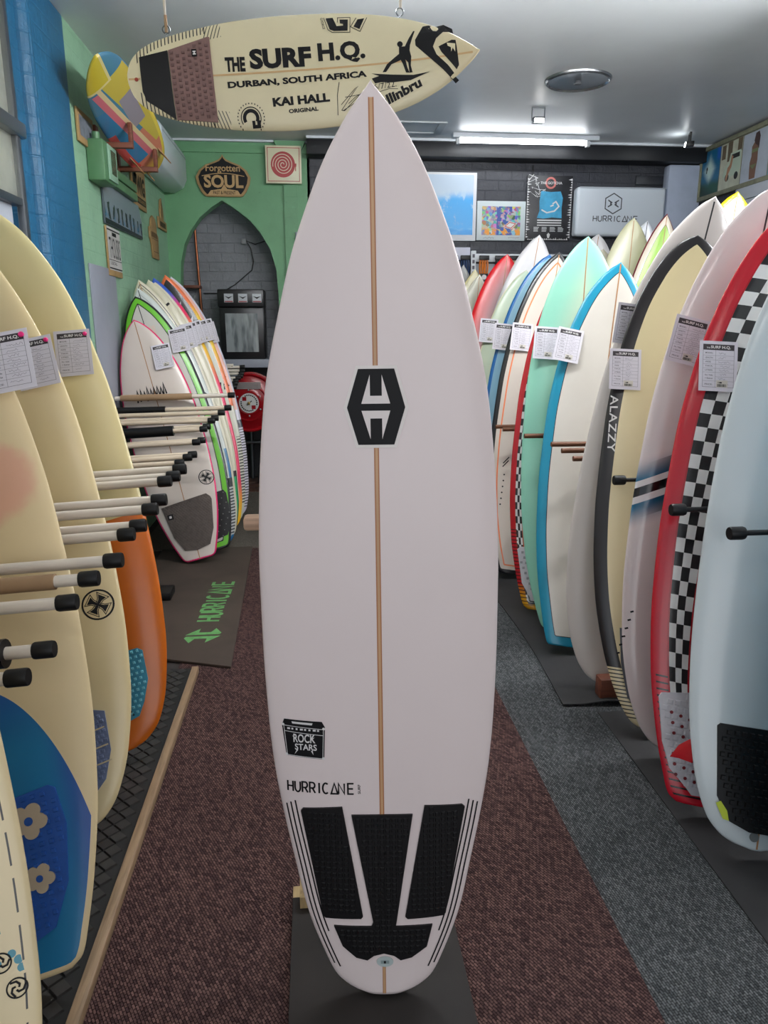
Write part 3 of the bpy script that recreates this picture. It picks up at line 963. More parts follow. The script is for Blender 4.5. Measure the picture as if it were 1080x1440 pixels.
on(b, g_, 'brush_lettering', M['ink'])
b = make_board('F2', K(206, 204, 196), 'white surfboard framed by a bright green border with black edges', [
    (lambda m, e, d: m.y.gt(1.35) * m.x.abs().lt(.06) * (m.y.lt(1.52)), K(214, 198, 186)),
    (line(.044, .050), K(20, 20, 20)), (line(.014, .044), K(104, 190, 40)), (rail(.014), K(22, 24, 24))], stringer=(M['dark_line'], .75, .97))
pad = [(-.10, .35), (.165, .365), (.178, .34), (.16, .16), (.11, .075), (0, .06), (-.08, .10)]
g_ = P2(); g_.poly(pad); on(b, g_, 'traction_pad', M['pad'], 0, .006)
studs(b, 'pad_relief', PM('grey_stud', K(120, 120, 116), .6), pad, .04, .034, .003, .002, .006, 1)
b = make_board('F3', K(206, 212, 208), 'grey-white surfboard with dark stringer beside the green bordered one', [(line(.03, .034), K(160, 166, 168)), (lambda m, e, d: e.lt(.016) * m.y.lt(.62), K(40, 110, 160)), (lambda m, e, d: m.y.lt(.42) * e.lt(.07) * m.y.gt(.05), K(44, 46, 50)), (lambda m, e, d: m.y.lt(.36) * e.lt(.07) * m.y.mod(.02).gt(.008) * m.y.gt(.05), K(190, 192, 192))], stringer=(M['dark_line'], .02, .99))
g_ = P2(); g_.stroke([(.19, .93), (.165, .96), (.19, .985), (.215, 1.0), (.19, 1.03), (.165, 1.01)], .012); on(b, g_, 'script_lettering', M['ink'])
b = make_board('F4', K(214, 208, 184), 'cream surfboard with double dark pinline in the far left rack', [(line(.02, .025), K(40, 40, 42)), (line(.036, .039), K(60, 60, 60))], stringer=(M['tan_wood'], .02, .99))
b = make_board('F5', K(216, 210, 184), 'cream surfboard with black forked lines on its nose', [(lambda m, e, d: e.lt(.02) * m.y.lt(.42), K(30, 30, 32)), (lambda m, e, d: e.band(.004, .02) * m.y.band(.05, .38), K(30, 160, 96))])
g_ = P2(); g_.stroke([(-.02, 1.80), (.02, 1.62), (.06, 1.45)], .008); g_.stroke([(-.05, 1.72), (.02, 1.62), (.09, 1.66)], .016); on(b, g_, 'nose_lines', M['ink'])
b = make_board('F6', K(222, 214, 190), 'cream surfboard with rainbow rail fading from blue to pink and yellow', [
    (rail(.022), K(232, 46, 96)), (lambda m, e, d: e.lt(.022) * m.y.smooth(1.62, 1.75), K(50, 90, 190)),
    (lambda m, e, d: e.lt(.022) * m.y.smooth(1.02, 1.3) * m.y.smooth(1.58, 1.42), K(244, 190, 40)), (lambda m, e, d: e.lt(.022) * m.y.smooth(.34, .1), K(244, 190, 40))])
b = make_board('F7', K(214, 214, 198), 'surfboard with black and white nose graphic and orange-yellow rail', [
    (lambda m, e, d: (m.y + m.x.abs() * .9).gt(1.50), K(22, 22, 24)), (lambda m, e, d: e.lt(.024) * m.y.gt(.85), K(238, 120, 70)),
    (lambda m, e, d: e.lt(.024) * m.y.smooth(1.05, 1.35) * m.y.smooth(1.68, 1.5), K(240, 200, 50)),
    (lambda m, e, d: e.band(.0, .03) * m.y.band(.12, .62) * m.y.mod(.022).lt(.008), K(40, 40, 42))])
g_ = P2(); g_.poly([(.03, 1.62), (.06, 1.66), (.05, 1.58)]); g_.poly([(.08, 1.50), (.12, 1.55), (.10, 1.46), (.13, 1.44)]); g_.rect(-.03, 1.66, .0, 1.72); on(b, g_, 'nose_graphic', M['white'])
b = make_board('F8', K(218, 214, 226), 'pale lavender surfboard with black striped tail rails in the far left rack', [
    (lambda m, e, d: e.band(.012, .035) * m.y.gt(.8), K(232, 168, 150)),
    (lambda m, e, d: e.lt(.075) * m.y.band(.06, .66) * m.y.mod(.02).lt(.007), K(44, 44, 46)), (lambda m, e, d: e.lt(.05) * m.y.band(.66, .72), K(60, 62, 72))])
for k, y in (('F7', 1.0), ('F8', 1.02)):
    g_ = P2(); rr = random.Random(11 if k == 'F7' else 12)
    for i in range(6):
        g_.stroke([(.12 + i * .018 + rr.uniform(-.01, .01), y + rr.uniform(-.05, .05)) for _ in range(3)], .010)
    on(BD[k], g_, 'brush_lettering', M['ink'])

# ------------------------------------------------------------------ boards in the right rack
b = make_board('R0', K(40, 150, 178), 'teal surfboard next to the pale grey one with the black pad')
b = make_board('R1', K(206, 214, 216), 'pale grey surfboard with black tail pad and small lime label', tone=.03, rough=.2, stringer=(M['tan_wood'], .002, .04))
pad = [(-.150, .322), (-.142, .33), (.14, .335), (.15, .32), (.14, .13), (.10, .072), (.04, .048), (-.03, .048), (-.085, .068), (-.125, .13)]
g_ = P2(); g_.poly(pad); on(b, g_, 'traction_pad', M['pad'], 0, .006)
studs(b, 'pad_relief', M['pad'], pad, .021, .021, .007, .004, .006, 1)
g_ = P2(); g_.poly([(-.128, .112), (-.116, .12), (-.096, .096), (-.088, .070), (-.104, .072)]); on(b, g_, 'lime_label', PM('lime_label', K(196, 212, 50), .5), .0075)
g_ = P2(); g_.disc(-.012, .036, .013, 18); on(b, g_, 'leash_plug', PM('grey_plug', K(120, 124, 124), .3), .0005, .002)

# a red side fin on the underside of the pale board
fm = MB()
fp = [(0, 0), (.10, 0), (.085, .035), (.045, .075), (-.015, .10), (-.005, .06)]
fm.prism([(x, y) for x, y in fp], -.003, .003)
fo = obj('fin', fm.mesh('fin', .002), PM('red_fin', K(178, 24, 34), .3), b.root)
fo.matrix_local = frame((-.190, .20, .005), (0.12, 1, 0), (-.7, 0, -1)) @ Matrix.Scale(.72, 4)

def checks(e0, wa, wb, rows):
    def f(m, e, d):
        wd = m.y * wb + wa
        t = (e - e0) / wd
        return t.gt(0) * t.lt(1) * (((t * 3).floor() + (m.y / rows).floor()).mod(2)).lt(.5)
    def g(m, e, d):
        wd = m.y * wb + wa
        t = (e - e0) / wd
        return t.gt(0) * t.lt(1)
    return g, f
cw, cb2 = checks(.050, .030, .062, .044)
b = make_board('R2', K(168, 14, 32), 'red surfboard with a black and white checkered band and white tail pad', [
    (cw, K(222, 222, 220)), (cb2, K(18, 18, 20)), (lambda m, e, d: e.lt(.045), K(190, 20, 40)),
    (lambda m, e, d: e.band(.012, .046) * m.y.band(.02, .38) * m.y.mod(.02).lt(.0055), K(30, 14, 18))], rough=.22, tone=.12)
pad = [(-.190, .300), (-.184, .314), (-.10, .330), (.10, .330), (.18, .31), (.165, .16), (.12, .06), (.07, .035), (-.055, .030), (-.075, .05), (-.128, .095), (-.160, .17)]
M['white_pad'] = PM('white_foam', K(206, 204, 210), .6, var=(30, .1))
g_ = P2(); g_.poly(pad); on(b, g_, 'traction_pad', M['white_pad'], 0, .006)
studs(b, 'pad_relief', M['white_pad'], pad, .021, .021, .0085, .0025, .006, 1)
g_ = P2(); [g_.disc(-.150 + i * .028 + j * .008, .262 - j * .030 - i * .006 - (0.03 if j > 2 else 0), .0052, 12) for i in range(4) for j in range(6)]
on(b, g_, 'pad_holes', PM('hole_red', K(120, 18, 28), .5), .0092, kind='stuff')

def r3band(a, c_):
    return lambda m, e, d: (m.y - m.x * .55).band(a, c_)
b = make_board('R3', K(226, 214, 212), 'glossy white surfboard with black stringer and blue, black and white diagonal stripes', [
    (lambda m, e, d: (m.y - m.x * .55).band(.865, 1.12) , K(22, 104, 140)),
    (lambda m, e, d: (m.y - m.x * .55).smooth(1.03, 1.12), K(226, 214, 212)),
    (lambda m, e, d: (m.y - m.x * .55).smooth(.95, .86), K(226, 214, 212)),
    (lambda m, e, d: (m.y - m.x * .55).band(.90, 1.09) * m.x.smooth(-.24, -.12) * .8, K(10, 20, 34)),
    (r3band(.955, 1.035), K(228, 224, 224)), (r3band(.980, 1.012), K(16, 16, 18))], rough=.12, stringer=(M['dark_line'], .45, .995), sw=.006)
g_ = P2(); [g_.stroke([(-.225 + .004 * i, .30 + .03 * i), (-.215 + .004 * i, .305 + .03 * i)], .006) for i in range(6)]; on(b, g_, 'rail_lettering', M['ink'], kind='stuff')
b = make_board('R4', K(232, 216, 174), 'cream surfboard with a wide black border and striped tail', [
    (lambda m, e, d: m.y.smooth(.9, 1.5) * .35, K(220, 210, 150)),
    (lambda m, e, d: e.lt(.046) * m.y.gt(.20), K(26, 22, 24)), (lambda m, e, d: e.lt(.062) * m.y.band(.02, .195) * m.y.mod(.0135).lt(.0042), K(36, 32, 34))])
g_ = P2(); g_.text('ALAZZY', -.250, 1.215, .22, .027, 0.01, -math.pi / 2 + .03, 1.1); on(b, g_, 'rail_lettering', M['white'])
pad = [(-.140, .345), (-.07, .345), (.12, .345), (.1, .09), (.03, .05), (-.055, .06), (-.092, .10), (-.125, .22)]
g_ = P2(); g_.poly(pad); on(b, g_, 'traction_pad', PM('grey_foam', K(96, 98, 106), .6), 0, .005)
g_ = P2(); g_.poly([(x * .86 + .004, .2 + (y - .2) * .93) for x, y in pad]); on(b, g_, 'pad_inset', M['pad'], .005, .002)
b = make_board('R5', K(216, 208, 202), 'long plain white surfboard with black stringer behind the cream black-bordered one', stringer=(M['dark_line'], .5, .998), sw=.006, tone=.04)
b = make_board('R6', K(212, 206, 196), 'white surfboard with wide turquoise border, black pinline and wooden stringer', [(line(.040, .0435), K(24, 26, 30)), (rail(.040), K(18, 138, 170))], stringer=(M['tan_wood'], .02, .995), sw=.006)
b = make_board('R7', K(142, 204, 180), 'mint green surfboard fading to pale cream along the stringer', [
    (lambda m, e, d: e.smooth(.05, .20) * m.y.smooth(.9, 1.5) * .75, K(206, 208, 182))], stringer=(M['tan_wood'], .02, .995))
cw8, cb8 = checks(.026, .025, .012, .036)
b = make_board('R8', K(176, 22, 36), 'red and orange surfboard with narrow checkered band behind the mint one', [
    (lambda m, e, d: m.y.smooth(.65, .2), K(196, 86, 24)), (lambda m, e, d: m.y.smooth(.12, .05), K(216, 156, 20)),
    (cw8, K(220, 220, 218)), (cb8, K(20, 20, 22)), (lambda m, e, d: e.lt(.024) * m.y.gt(.12), K(182, 24, 36)),
    (lambda m, e, d: e.band(.0, .03) * m.y.band(.02, .40) * m.y.mod(.018).lt(.005), K(70, 20, 20))], rough=.25)
pad = [(-.165, .300), (-.15, .315), (.12, .32), (.15, .18), (.09, .06), (.0, .04), (-.07, .048), (-.125, .13)]
g_ = P2(); g_.poly(pad); on(b, g_, 'traction_pad', M['white_pad'], 0, .006)
studs(b, 'pad_relief', PM('grey_relief', K(150, 148, 152), .6), pad, .026, .026, .006, .002, .006, 1)
b = make_board('R9', K(214, 204, 192), 'off-white surfboard with black rails and a thin orange pinline', [(line(.047, .055), K(236, 130, 80)), (rail(.026), K(24, 24, 28))], stringer=(M['tan_wood'], .02, .99))
g_ = P2(); [g_.disc(-.135, .40 + i * .035, .005, 8) for i in range(6)]; g_.stroke([(-.15, .62), (-.12, .66)], .006); g_.stroke([(-.15, .64), (-.12, .68)], .006); on(b, g_, 'rail_lettering', M['ink'], kind='stuff')
b = make_board('R10', K(124, 168, 190), 'light blue surfboard with dark blue rails tucked behind the orange pinline one', [(lambda m, e, d: e.gt(.06), K(208, 208, 200)), (rail(.018), K(10, 92, 156))])
b = make_board('R11', K(184, 196, 172), 'pale sage green surfboard with price card beside the blue railed board', [(lambda m, e, d: e.lt(.007), K(220, 214, 180)), (lambda m, e, d: m.x.smooth(-.2, .05) * .4, K(140, 176, 160))], stringer=(M['tan_wood'], .02, .9))
b = make_board('R12', K(206, 204, 206), 'tall grey-white surfboard with wooden stringer behind the sage green one', stringer=(M['tan_wood'], .02, .99))
b = make_board('R13', K(206, 168, 170), 'surfboard sprayed red around the rails fading to pale pink', [(lambda m, e, d: e.smooth(.15, .01), K(232, 14, 30))], stringer=(M['tan_wood'], .02, .99))
b = make_board('R14', K(198, 198, 176), 'small grey-green surfboard with white rails at the far end of the rack', [(rail(.012), K(232, 230, 216))], stringer=(M['tan_wood'], .02, .99))
b = make_board('R15', K(204, 196, 150), 'small yellowish surfboard behind the white railed one at the far end', [(rail(.01), K(226, 214, 160))])
b = make_board('R16', K(150, 150, 148), 'narrow dull grey surfboard last in the far end of the rack')
b = make_board('S1', K(220, 216, 216), 'white surfboard with wooden stringer in the back row below the white light box', stringer=(M['tan_wood'], .02, .99))
b = make_board('S1b', K(208, 200, 178), 'cream surfboard with black nose graphic in the back row', [
    (lambda m, e, d: (m.y.band(1.40, 1.78) * e.gt(.035) * m.noise(9, 2).gt(.44)), K(22, 22, 26)), (lambda m, e, d: e.lt(.02) * m.x.gt(0.0) * m.y.lt(1.75), K(24, 70, 170))])
b = make_board('S2', K(196, 194, 160), 'olive cream surfboard with wooden stringer in the back row', stringer=(M['tan_wood'], .02, .99))
b = make_board('S3', K(208, 212, 220), 'cool white surfboard with thin black stringer in the back row', stringer=(M['dark_line'], .02, .995))
b = make_board('S4', K(212, 202, 184), 'cream bordered surfboard with lime green centre panel in the back row', [
    (lambda m, e, d: e.gt(.042), K(140, 190, 40)), (lambda m, e, d: e.gt(.042) * (m.y * 1.0).smooth(1.95, 1.6) * .45, K(176, 204, 60)), (line(.040, .043), K(26, 30, 26)), (lambda m, e, d: e.lt(.008), K(110, 20, 36))], stringer=(M['tan_wood'], .02, .99))
b = make_board('S6', K(214, 210, 190), 'cream surfboard with bright yellow border in the back row', [(rail(.026), K(236, 206, 10))], stringer=(M['tan_wood'], .02, .99))

# ------------------------------------------------------------------ hanging shop sign made from a board
# local frame: x down the picture, y from tail (left) to nose (right)
def hang_layers():
    def ticks(m, e, d):
        return e.lt(.028) * m.y.band(.03, .27) * m.y.mod(.0118).lt(.0036)
    def long_ticks(m, e, d):
        return e.lt(.05) * m.y.band(.255, .315) * (m.y + e * .35).mod(.0118).lt(.003)
    return [(lambda m, e, d: m.y.smooth(.95, 1.16) * .4, K(206, 180, 130)), (ticks, K(36, 34, 30)), (long_ticks, K(36, 34, 30))]


b = make_board('hang', K(226, 214, 176), 'cream surfboard shop sign with black lettering hanging on cords from the ceiling', hang_layers(), name='hanging_sign', cat='sign', tone=.08, rough=.35)
H = b
HP = lambda u, v: (u, v)
s = P2(); s.stroke([(0.004, .27 + i * .87 / 30) for i in range(31)], .006); s.stroke([(.004, .003), (.004, .04)], .006)
on(b, s, 'stringer', PM('faded_stringer', K(206, 168, 118), .5), .0006, maxlen=None)
pad_a = [(-.062, .045), (-.080, .138), (.130, .138), (.072, .052), (.045, .043)]
g_ = P2(); g_.poly([(x, y) for x, y in pad_a]); on(b, g_, 'tail_pad', M['pad'], 0, .005)
pad_b = [(-.080, .140), (-.118, .272), (-.116, .277), (.146, .274), (.130, .140)]
M['mauve_pad'] = PM('mauve_foam', K(136, 104, 98), .7, var=(20, .2))
g_ = P2(); g_.poly(pad_b); on(b, g_, 'front_pad', M['mauve_pad'], 0, .005)
studs(b, 'pad_relief', PM('mauve_stud', K(112, 84, 80), .7), pad_b, .019, .019, .005, .003, .005, 1)
g_ = P2(); g_.rect(-.078, .215, -.054, .232); lb = on(b, g_, 'pad_label', M['ink'], .009)
g_ = P2(); g_.rect(-.072, .219, -.068, .229); g_.rect(-.064, .219, -.060, .229); g_.rect(-.070, .222, -.062, .226); decal(g_, 'label_mark', M['white'], lb, .0095, 0, b.p.deck, .03)
g_ = P2(); g_.disc(.006, .028, .006, 14); on(b, g_, 'leash_plug', PM('red_plug', K(160, 60, 40), .4), .0006, .002)


def hang_text(body, u_base, v0, w_, h, bold, ang=0.0, spacing=1.0, shear=0.0):
    """lettering read along the board: v to the right, -u up"""
    t = P2(); t.text(body, 0, 0, w_, h, bold, ang, spacing, shear)
    return P2().raw([(u_base - y, v0 + x) for x, y in t.v], t.f)


def put_text(g, *a, **k):
    t = hang_text(*a, **k); g.raw(t.v, t.f)


g_ = P2()
put_text(g_, 'THE', -.0045, .318, .066, .046, .05, -.03)
put_text(g_, 'SURF', -.008, .400, .205, .064, .05, -.015)
put_text(g_, 'H.Q.', -.009, .628, .158, .068, .045, -.01)
put_text(g_, 'DURBAN, SOUTH AFRICA', .050, .320, .465, .024, .045, .012)
on(b, g_, 'shop_lettering', M['ink'])
g_ = P2()
put_text(g_, 'KAI HALL', .111, .462, .192, .027, .05, .02)
put_text(g_, 'ORIGINAL', .134, .512, .100, .0125, .04, .02)
on(b, g_, 'rider_lettering', M['ink'])
g_ = P2(); put_text(g_, '#in', .192, .712, .045, .030, .02, .28); on(b, g_, 'hashtag_start', M['ink'])
g_ = P2(); put_text(g_, 'pullinbru', .158, .808, .175, .040, .045, .37); on(b, g_, 'hashtag_end', M['ink'])
# signature and date
g_ = P2(); g_.stroke([(.050, .690), (.09, .680), (.150, .676)], .0022)
g_.stroke([(.120, .690), (.075, .740), (.068, .752), (.085, .735), (.125, .700), (.136, .690), (.138, .700), (.110, .735), (.075, .780), (.078, .788), (.10, .74), (.118, .715)], .0018)
g_.stroke([(.138, .694), (.118, .735), (.095, .80), (.084, .855), (.087, .885)], .0018); g_.stroke([(.098, .705), (.092, .775)], .0018)
put_text(g_, '6/7/22.', .084, .806, .075, .018, 0, .06)
on(b, g_, 'signature', M['ink'])
# surfer on a board
U = lambda pts: [(-.020 + (y * .52 if y < 0 else y), .84 + x) for x, y in pts]
g_ = P2()
g_.poly(U([(-.040, .068), (-.015, .062), (-.04, .052), (.03, .062), (.10, .070), (.155, .066), (.09, .085), (.03, .086), (-.01, .082), (-.03, .084)]))
g_.poly(U([(.060, -.042), (.080, -.042), (.084, -.055), (.095, -.088), (.112, -.130), (.117, -.128), (.106, -.085), (.097, -.045), (.094, -.015), (.098, .012), (.094, .040), (.098, .062), (.088, .062), (.086, .030), (.078, .020), (.082, .045), (.088, .062), (.076, .060), (.068, .032), (.062, .020), (.030, .030), (.010, .052), (-.002, .052), (.015, .028), (.045, .008), (.058, .000)]))
g_.disc(-.020 + -.030, .84 + .064, .0095, 14)
on(b, g_, 'surfer_silhouette', M['ink'])
# wave-and-peak emblem near the nose
g_ = P2()
g_.poly([(-.100, .985), (-.103, 1.005), (-.098, 1.03), (-.100, 1.055), (-.083, 1.082), (-.064, 1.084), (-.074, 1.070), (-.074, 1.050), (-.055, 1.025), (-.030, 1.012), (-.004, 1.022), (.032, 1.056), (.080, 1.092), (.088, 1.080), (.045, 1.040), (-.010, .985), (-.040, .955), (-.058, .955)])
g_.poly([(-.028, 1.030), (-.044, 1.075), (-.042, 1.088), (.058, 1.094), (.046, 1.082), (-.010, 1.038)])
em = on(b, g_, 'wave_emblem', M['ink'])
g_ = P2(); g_.poly([(-.036, 1.058), (-.030, 1.085), (-.004, 1.083), (-.018, 1.076), (-.006, 1.070), (-.020, 1.070), (-.026, 1.060)])
decal(g_, 'peak_patch', PM('cream_patch', K(226, 214, 176), .5), em, .0018, 0, b.p.deck, .03)
# G emblem at the top edge
g_ = P2()
g_.poly([(-.158, .667), (-.152, .667), (-.118, .676), (-.112, .690), (-.110, .735), (-.148, .740), (-.150, .712), (-.136, .712), (-.134, .722), (-.128, .722), (-.128, .700), (-.158, .690)])
g_.stroke([(-.160, .660), (-.118, .670), (-.108, .683), (-.104, .742), (-.155, .748), (-.157, .706), (-.140, .704)], .0022)
g_.poly([(-.146, .772), (-.122, .756), (-.112, .775), (-.148, .795)]); g_.stroke([(-.152, .768), (-.122, .746), (-.104, .776), (-.150, .804)], .0022)
put_text(g_, 'G.FORCE', -.160, .648, .040, .008, .01, -1.45)
on(b, g_, 'corner_emblem', M['ink'])
# round emblem at the lower edge
g_ = P2(); cx, cy = .140, .384
g_.stroke([(cx + .022 * math.cos(R(a)), cy + .022 * math.sin(R(a))) for a in range(60, 301, 15)], .011)
g_.stroke([(cx + .033 * math.cos(R(a)), cy + .033 * math.sin(R(a))) for a in range(60, 301, 15)], .003)
g_.poly([(cx + .008, cy + .002), (cx + .030, cy + .002), (cx + .030, cy + .030), (cx + .008, cy + .030), (cx + .008, cy + .018), (cx + .020, cy + .018), (cx + .020, cy + .012), (cx + .008, cy + .012)])
for k in range(22):
    a = R(40 + k * 13); r0 = .044
    g_.rect(cx + r0 * math.cos(a) - .0022, cy + r0 * math.sin(a) - .0016, cx + r0 * math.cos(a) + .0022, cy + r0 * math.sin(a) + .0016)
on(b, g_, 'round_emblem', M['ink'])
# cords and eye hooks
bl = b.root.matrix_world
for i, (vv, cor) in enumerate(((.137, 'tail'), (.915, 'nose'))):
    w0 = b.p.w(vv); p = bl @ Vector((-w0 + .004, vv, .01))
    hk = thing('eye_hook', p, 'steel eye hook on the %s of the hanging sign' % ('black padded tail' if i == 0 else 'pointed nose half'), 'hook')
    ring = [(.012 * math.sin(a), 0, .028 + .012 * -math.cos(a)) for a in [2 * math.pi * k / 16 for k in range(16)]]
    MB().path([(0, 0, -.008), (0, 0, .016)] + ring[1:], .0022, 6).build('hook_wire', M['steel'], hk, smooth=True)
    cd = thing('rope', p + Vector((0, 0, .04)), 'pale cord from the ceiling to the %s of the hanging sign' % ('padded tail' if i == 0 else 'nose half'), 'rope')
    top = ZC - p.z - .04
    if i == 0:
        MB().path([(0, 0, 0), (.004, 0, top * .5), (.006, 0, top)], .003, 6).build('strand', M['rope'], cd, smooth=True)
        MB().path([(0, 0, 0), (-.012, 0, top * .5), (-.024, 0, top)], .003, 6).build('strand', M['rope'], cd, smooth=True)
        MB().path([(0, 0, -.02), (0, 0, .03)], .005, 8).build('knot', M['cardboard'], cd, smooth=True)
    else:
        MB().path([(0, 0, 0), (.002, 0, top * .5), (-.004, 0, top)], .003, 6).build('strand', M['rope'], cd, smooth=True)
        MB().path([(.004, 0, 0), (.008, 0, top * .5), (.006, 0, top)], .003, 6).build('strand', M['rope'], cd, smooth=True)

# ------------------------------------------------------------------ retro board on wall brackets
yel, blu = K(206, 184, 54), K(76, 128, 156)
b = make_board('retro', blu, 'retro surfboard with yellow, blue and pink panels lying on wooden wall brackets', [
    (lambda m, e, d: (setattr(m, 'x', m.x * -1.0), m.x * 0.0)[1], blu), (lambda m, e, d: m.y.lt(.55), K(206, 122, 96)), (lambda m, e, d: m.y.band(.30, 1.25) * (m.x - (m.y - .75) * .15).band(-.20, -.02), K(200, 178, 70)),
    (lambda m, e, d: m.y.band(.62, .98) * m.x.band(-.10, .0), K(150, 140, 150)),
    (lambda m, e, d: (m.x - (m.y - .6) * .12).band(-.015, .012) * m.y.lt(1.3), K(222, 196, 150)),
    (lambda m, e, d: (m.x - (m.y - .6) * .12).band(.012, .05) * m.y.lt(1.2), K(206, 110, 120)),
    (lambda m, e, d: m.y.band(.25, 1.0) * (m.x - (m.y - .6) * .12).gt(.05), K(60, 126, 168)),
    (lambda m, e, d: m.y.lt(.72) * e.lt(.05) * m.x.gt(0), K(196, 74, 66)),
    (lambda m, e, d: m.y.lt(.9) * e.lt(.03) * m.x.lt(0), K(226, 200, 60)),
    (lambda m, e, d: m.y.band(1.22, 1.56) * m.x.band(-.02, .2), K(222, 204, 140)),
    (lambda m, e, d: m.y.band(1.24, 1.54) * m.x.band(-.005, .2), yel),
    (lambda m, e, d: m.y.smooth(.2, .05), K(214, 186, 70))], rough=.15)
for y, x in ((.12, -.09), (.13, .07), (.30, -.12)):
    fm = MB().prism([(0, 0), (.085, 0), (.05, .05), (-.015, .095), (.0, .05)], -.003, .003)
    fo = obj('fin', fm.mesh('fin', .002), M['tan_wood'], b.root); fo.matrix_local = frame((x, y, b.p.deck(x, y)[2] - .006), (0, 1, 0), (0, -.2, 1))
for i, (by, tx, tz) in enumerate(((4.87, -1.03, 2.49), (5.37, -.99, 2.455))):
    br = thing('wall_bracket', (XL, by, tz), 'wooden bracket arm holding the %s of the retro surfboard' % ('middle' if i == 0 else 'tail end'), 'bracket', 'wooden brackets under the retro board')
    ln = tx - XL
    MB().box(0, ln, -.02, .02, -.018, .012).build('arm', M['redwood'], br, bevel=.003)
    MB().box(ln - .022, ln, -.02, .02, .012, .12).build('stop', M['redwood'], br, bevel=.003)
    MB().box(0, .02, -.03, .03, -.10, .10).build('wall_plate', M['redwood'], br, bevel=.003)

# ------------------------------------------------------------------ racks
CAPL = MB().lathe([(.0165, -.022), (.018, -.018), (.018, .016), (.0165, .020)], axis='x', n=14).mesh('rubber_cap', smooth=True); CAPL.materials.append(M['rubber'])
rk = thing('board_rack', (XL, 1.2, .70), 'wooden peg rack on the left wall with pale dowels and black rubber caps', 'rack')
MB().box(0.0, .012, .0, 3.28, .02, .36).build('back_rail', M['pale_wood'], rk, bevel=.004)


def peg(rack, tip, wall_x, drop, mat, r=.0135, cap=True, sleeve=None, capm=None):
    o = rack.matrix_world.translation
    t = Vector(tip) - o; w0 = Vector((wall_x, tip[1], tip[2] - drop)) - o
    pg = MB().tube(w0, t, r, n=12).build('peg', mat, rack, smooth=True)
    d = (t - w0).normalized()
    if cap:
        c_ = obj('rubber_cap', CAPL, None, pg)
        c_.matrix_local = frame(t, d, (0, 1, 0))
    if sleeve:
        a, bb, rr, sm = sleeve; ln = (t - w0).length
        MB().tube(w0 + d * ln * a, w0 + d * ln * bb, rr, n=16).build('sleeve', sm, pg, smooth=True)
    return pg


near = [(1.36, -.579, .797), (1.45, -.558, .813), (1.54, -.534, .880), (1.62, -.509, .905), (1.70, -.475, .921),
        (1.94, -.503, .917), (2.00, -.485, .925), (2.08, -.468, .951), (2.14, -.454, .964), (2.36, -.479, .974), (2.42, -.463, .978), (2.48, -.452, .990)]
for i, (y, x, z) in enumerate(near):
    peg(rk, (x, y, z), XL, .045, M['peg_white'], sleeve=(0.3, .90, .018, M['cardboard']) if i == 3 else ((.80, .89, .03, M['plastic_black']) if i == 1 else None))
mid_ = [(3.50, -.637, .83), (3.66, -.626, .83), (3.74, -.614, .83), (4.16, -.659, .83), (4.23, -.639, .83), (4.33, -.64, .88), (4.44, -.637, .88)]
for i, (y, x, z) in enumerate(mid_):
    peg(rk, (x, y, z), XL, .03, M['peg'], sleeve=(.0, .72, .03, M['plastic_black']) if i == 5 else None)
m2 = [(4.53, -.62, .904), (4.60, -.607, .911), (4.66, -.574, .937), (4.72, -.540, .960), (4.78, -.522, 1.033)]
for i, (y, x, z) in enumerate(m2):
    peg(rk, (x, y, z), XL + .012, .015, M['peg'] if i < 4 else M['peg_white'], sleeve=((.0, .45, .022, M['plastic_black']) if i == 3 else ((.05, .66, .02, M['cardboard']) if i == 4 else None)))
rk2 = thing('board_rack', (XL, 5.6, .95), 'white peg rack at the far end of the left wall by the arch', 'rack')
MB().box(0.0, .03, -.1, 1.0, -.02, .16).build('back_rail', M['peg_white'], rk2, bevel=.004)
for i, (y, x, z) in enumerate(((5.70, -.62, .955), (5.90, -.62, 1.0), (5.98, -.62, 1.02), (6.06, -.62, 1.035), (6.15, -.61, 1.05), (6.24, -.60, 1.06), (6.33, -.60, 1.075), (6.42, -.60, 1.095), (6.50, -.605, 1.12), (6.10, -.66, 1.14), (6.20, -.65, 1.15))):
    peg(rk2, (x, y, z), XL, .01, M['peg_white'] if i != 5 else M['steel'], .012, cap=i < 9, sleeve=(.05, .70, .019, M['cardboard']) if i == 0 else None)

rr_ = thing('board_rack', (1.62, 3.4, 0), 'free-standing double-sided board rack with brown and black pegs', 'rack')
for y in (1.8, 2.60, 4.3, 5.9):
    MB().box(.02, .07, y - 3.4 - .03, y - 3.4 + .03, 0, 1.05).build('upright', M['redwood'], rr_, bevel=.004)
MB().box(.025, .065, -1.63, 2.55, .84, .97).build('peg_rail', M['redwood'], rr_, bevel=.004)
MB().box(.02, .07, -1.63, 2.55, .03, .09).build('base_rail', M['redwood'], rr_, bevel=.004)
MB().box(-.52, .05, -.825, -.765, 0.016, .10).build('foot', M['redwood'], rr_, bevel=.006)
for x, y, z in ((1.017, 4.10, .903), (1.046, 4.05, .894), (.983, 3.40, .951), (1.05, 3.2, .941), (1.072, 3.12, .925), (1.097, 3.04, .903)):
    peg(rr_, (x, y, z), 1.66, .0, M['brown_dowel'], .0115, cap=False)
for x, y, z in ((1.11, 2.58, .903), (1.049, 2.01, .932), (1.109, 1.80, .918)):
    peg(rr_, (x, y, z), 1.66, .0, M['plastic_black'], .0075)

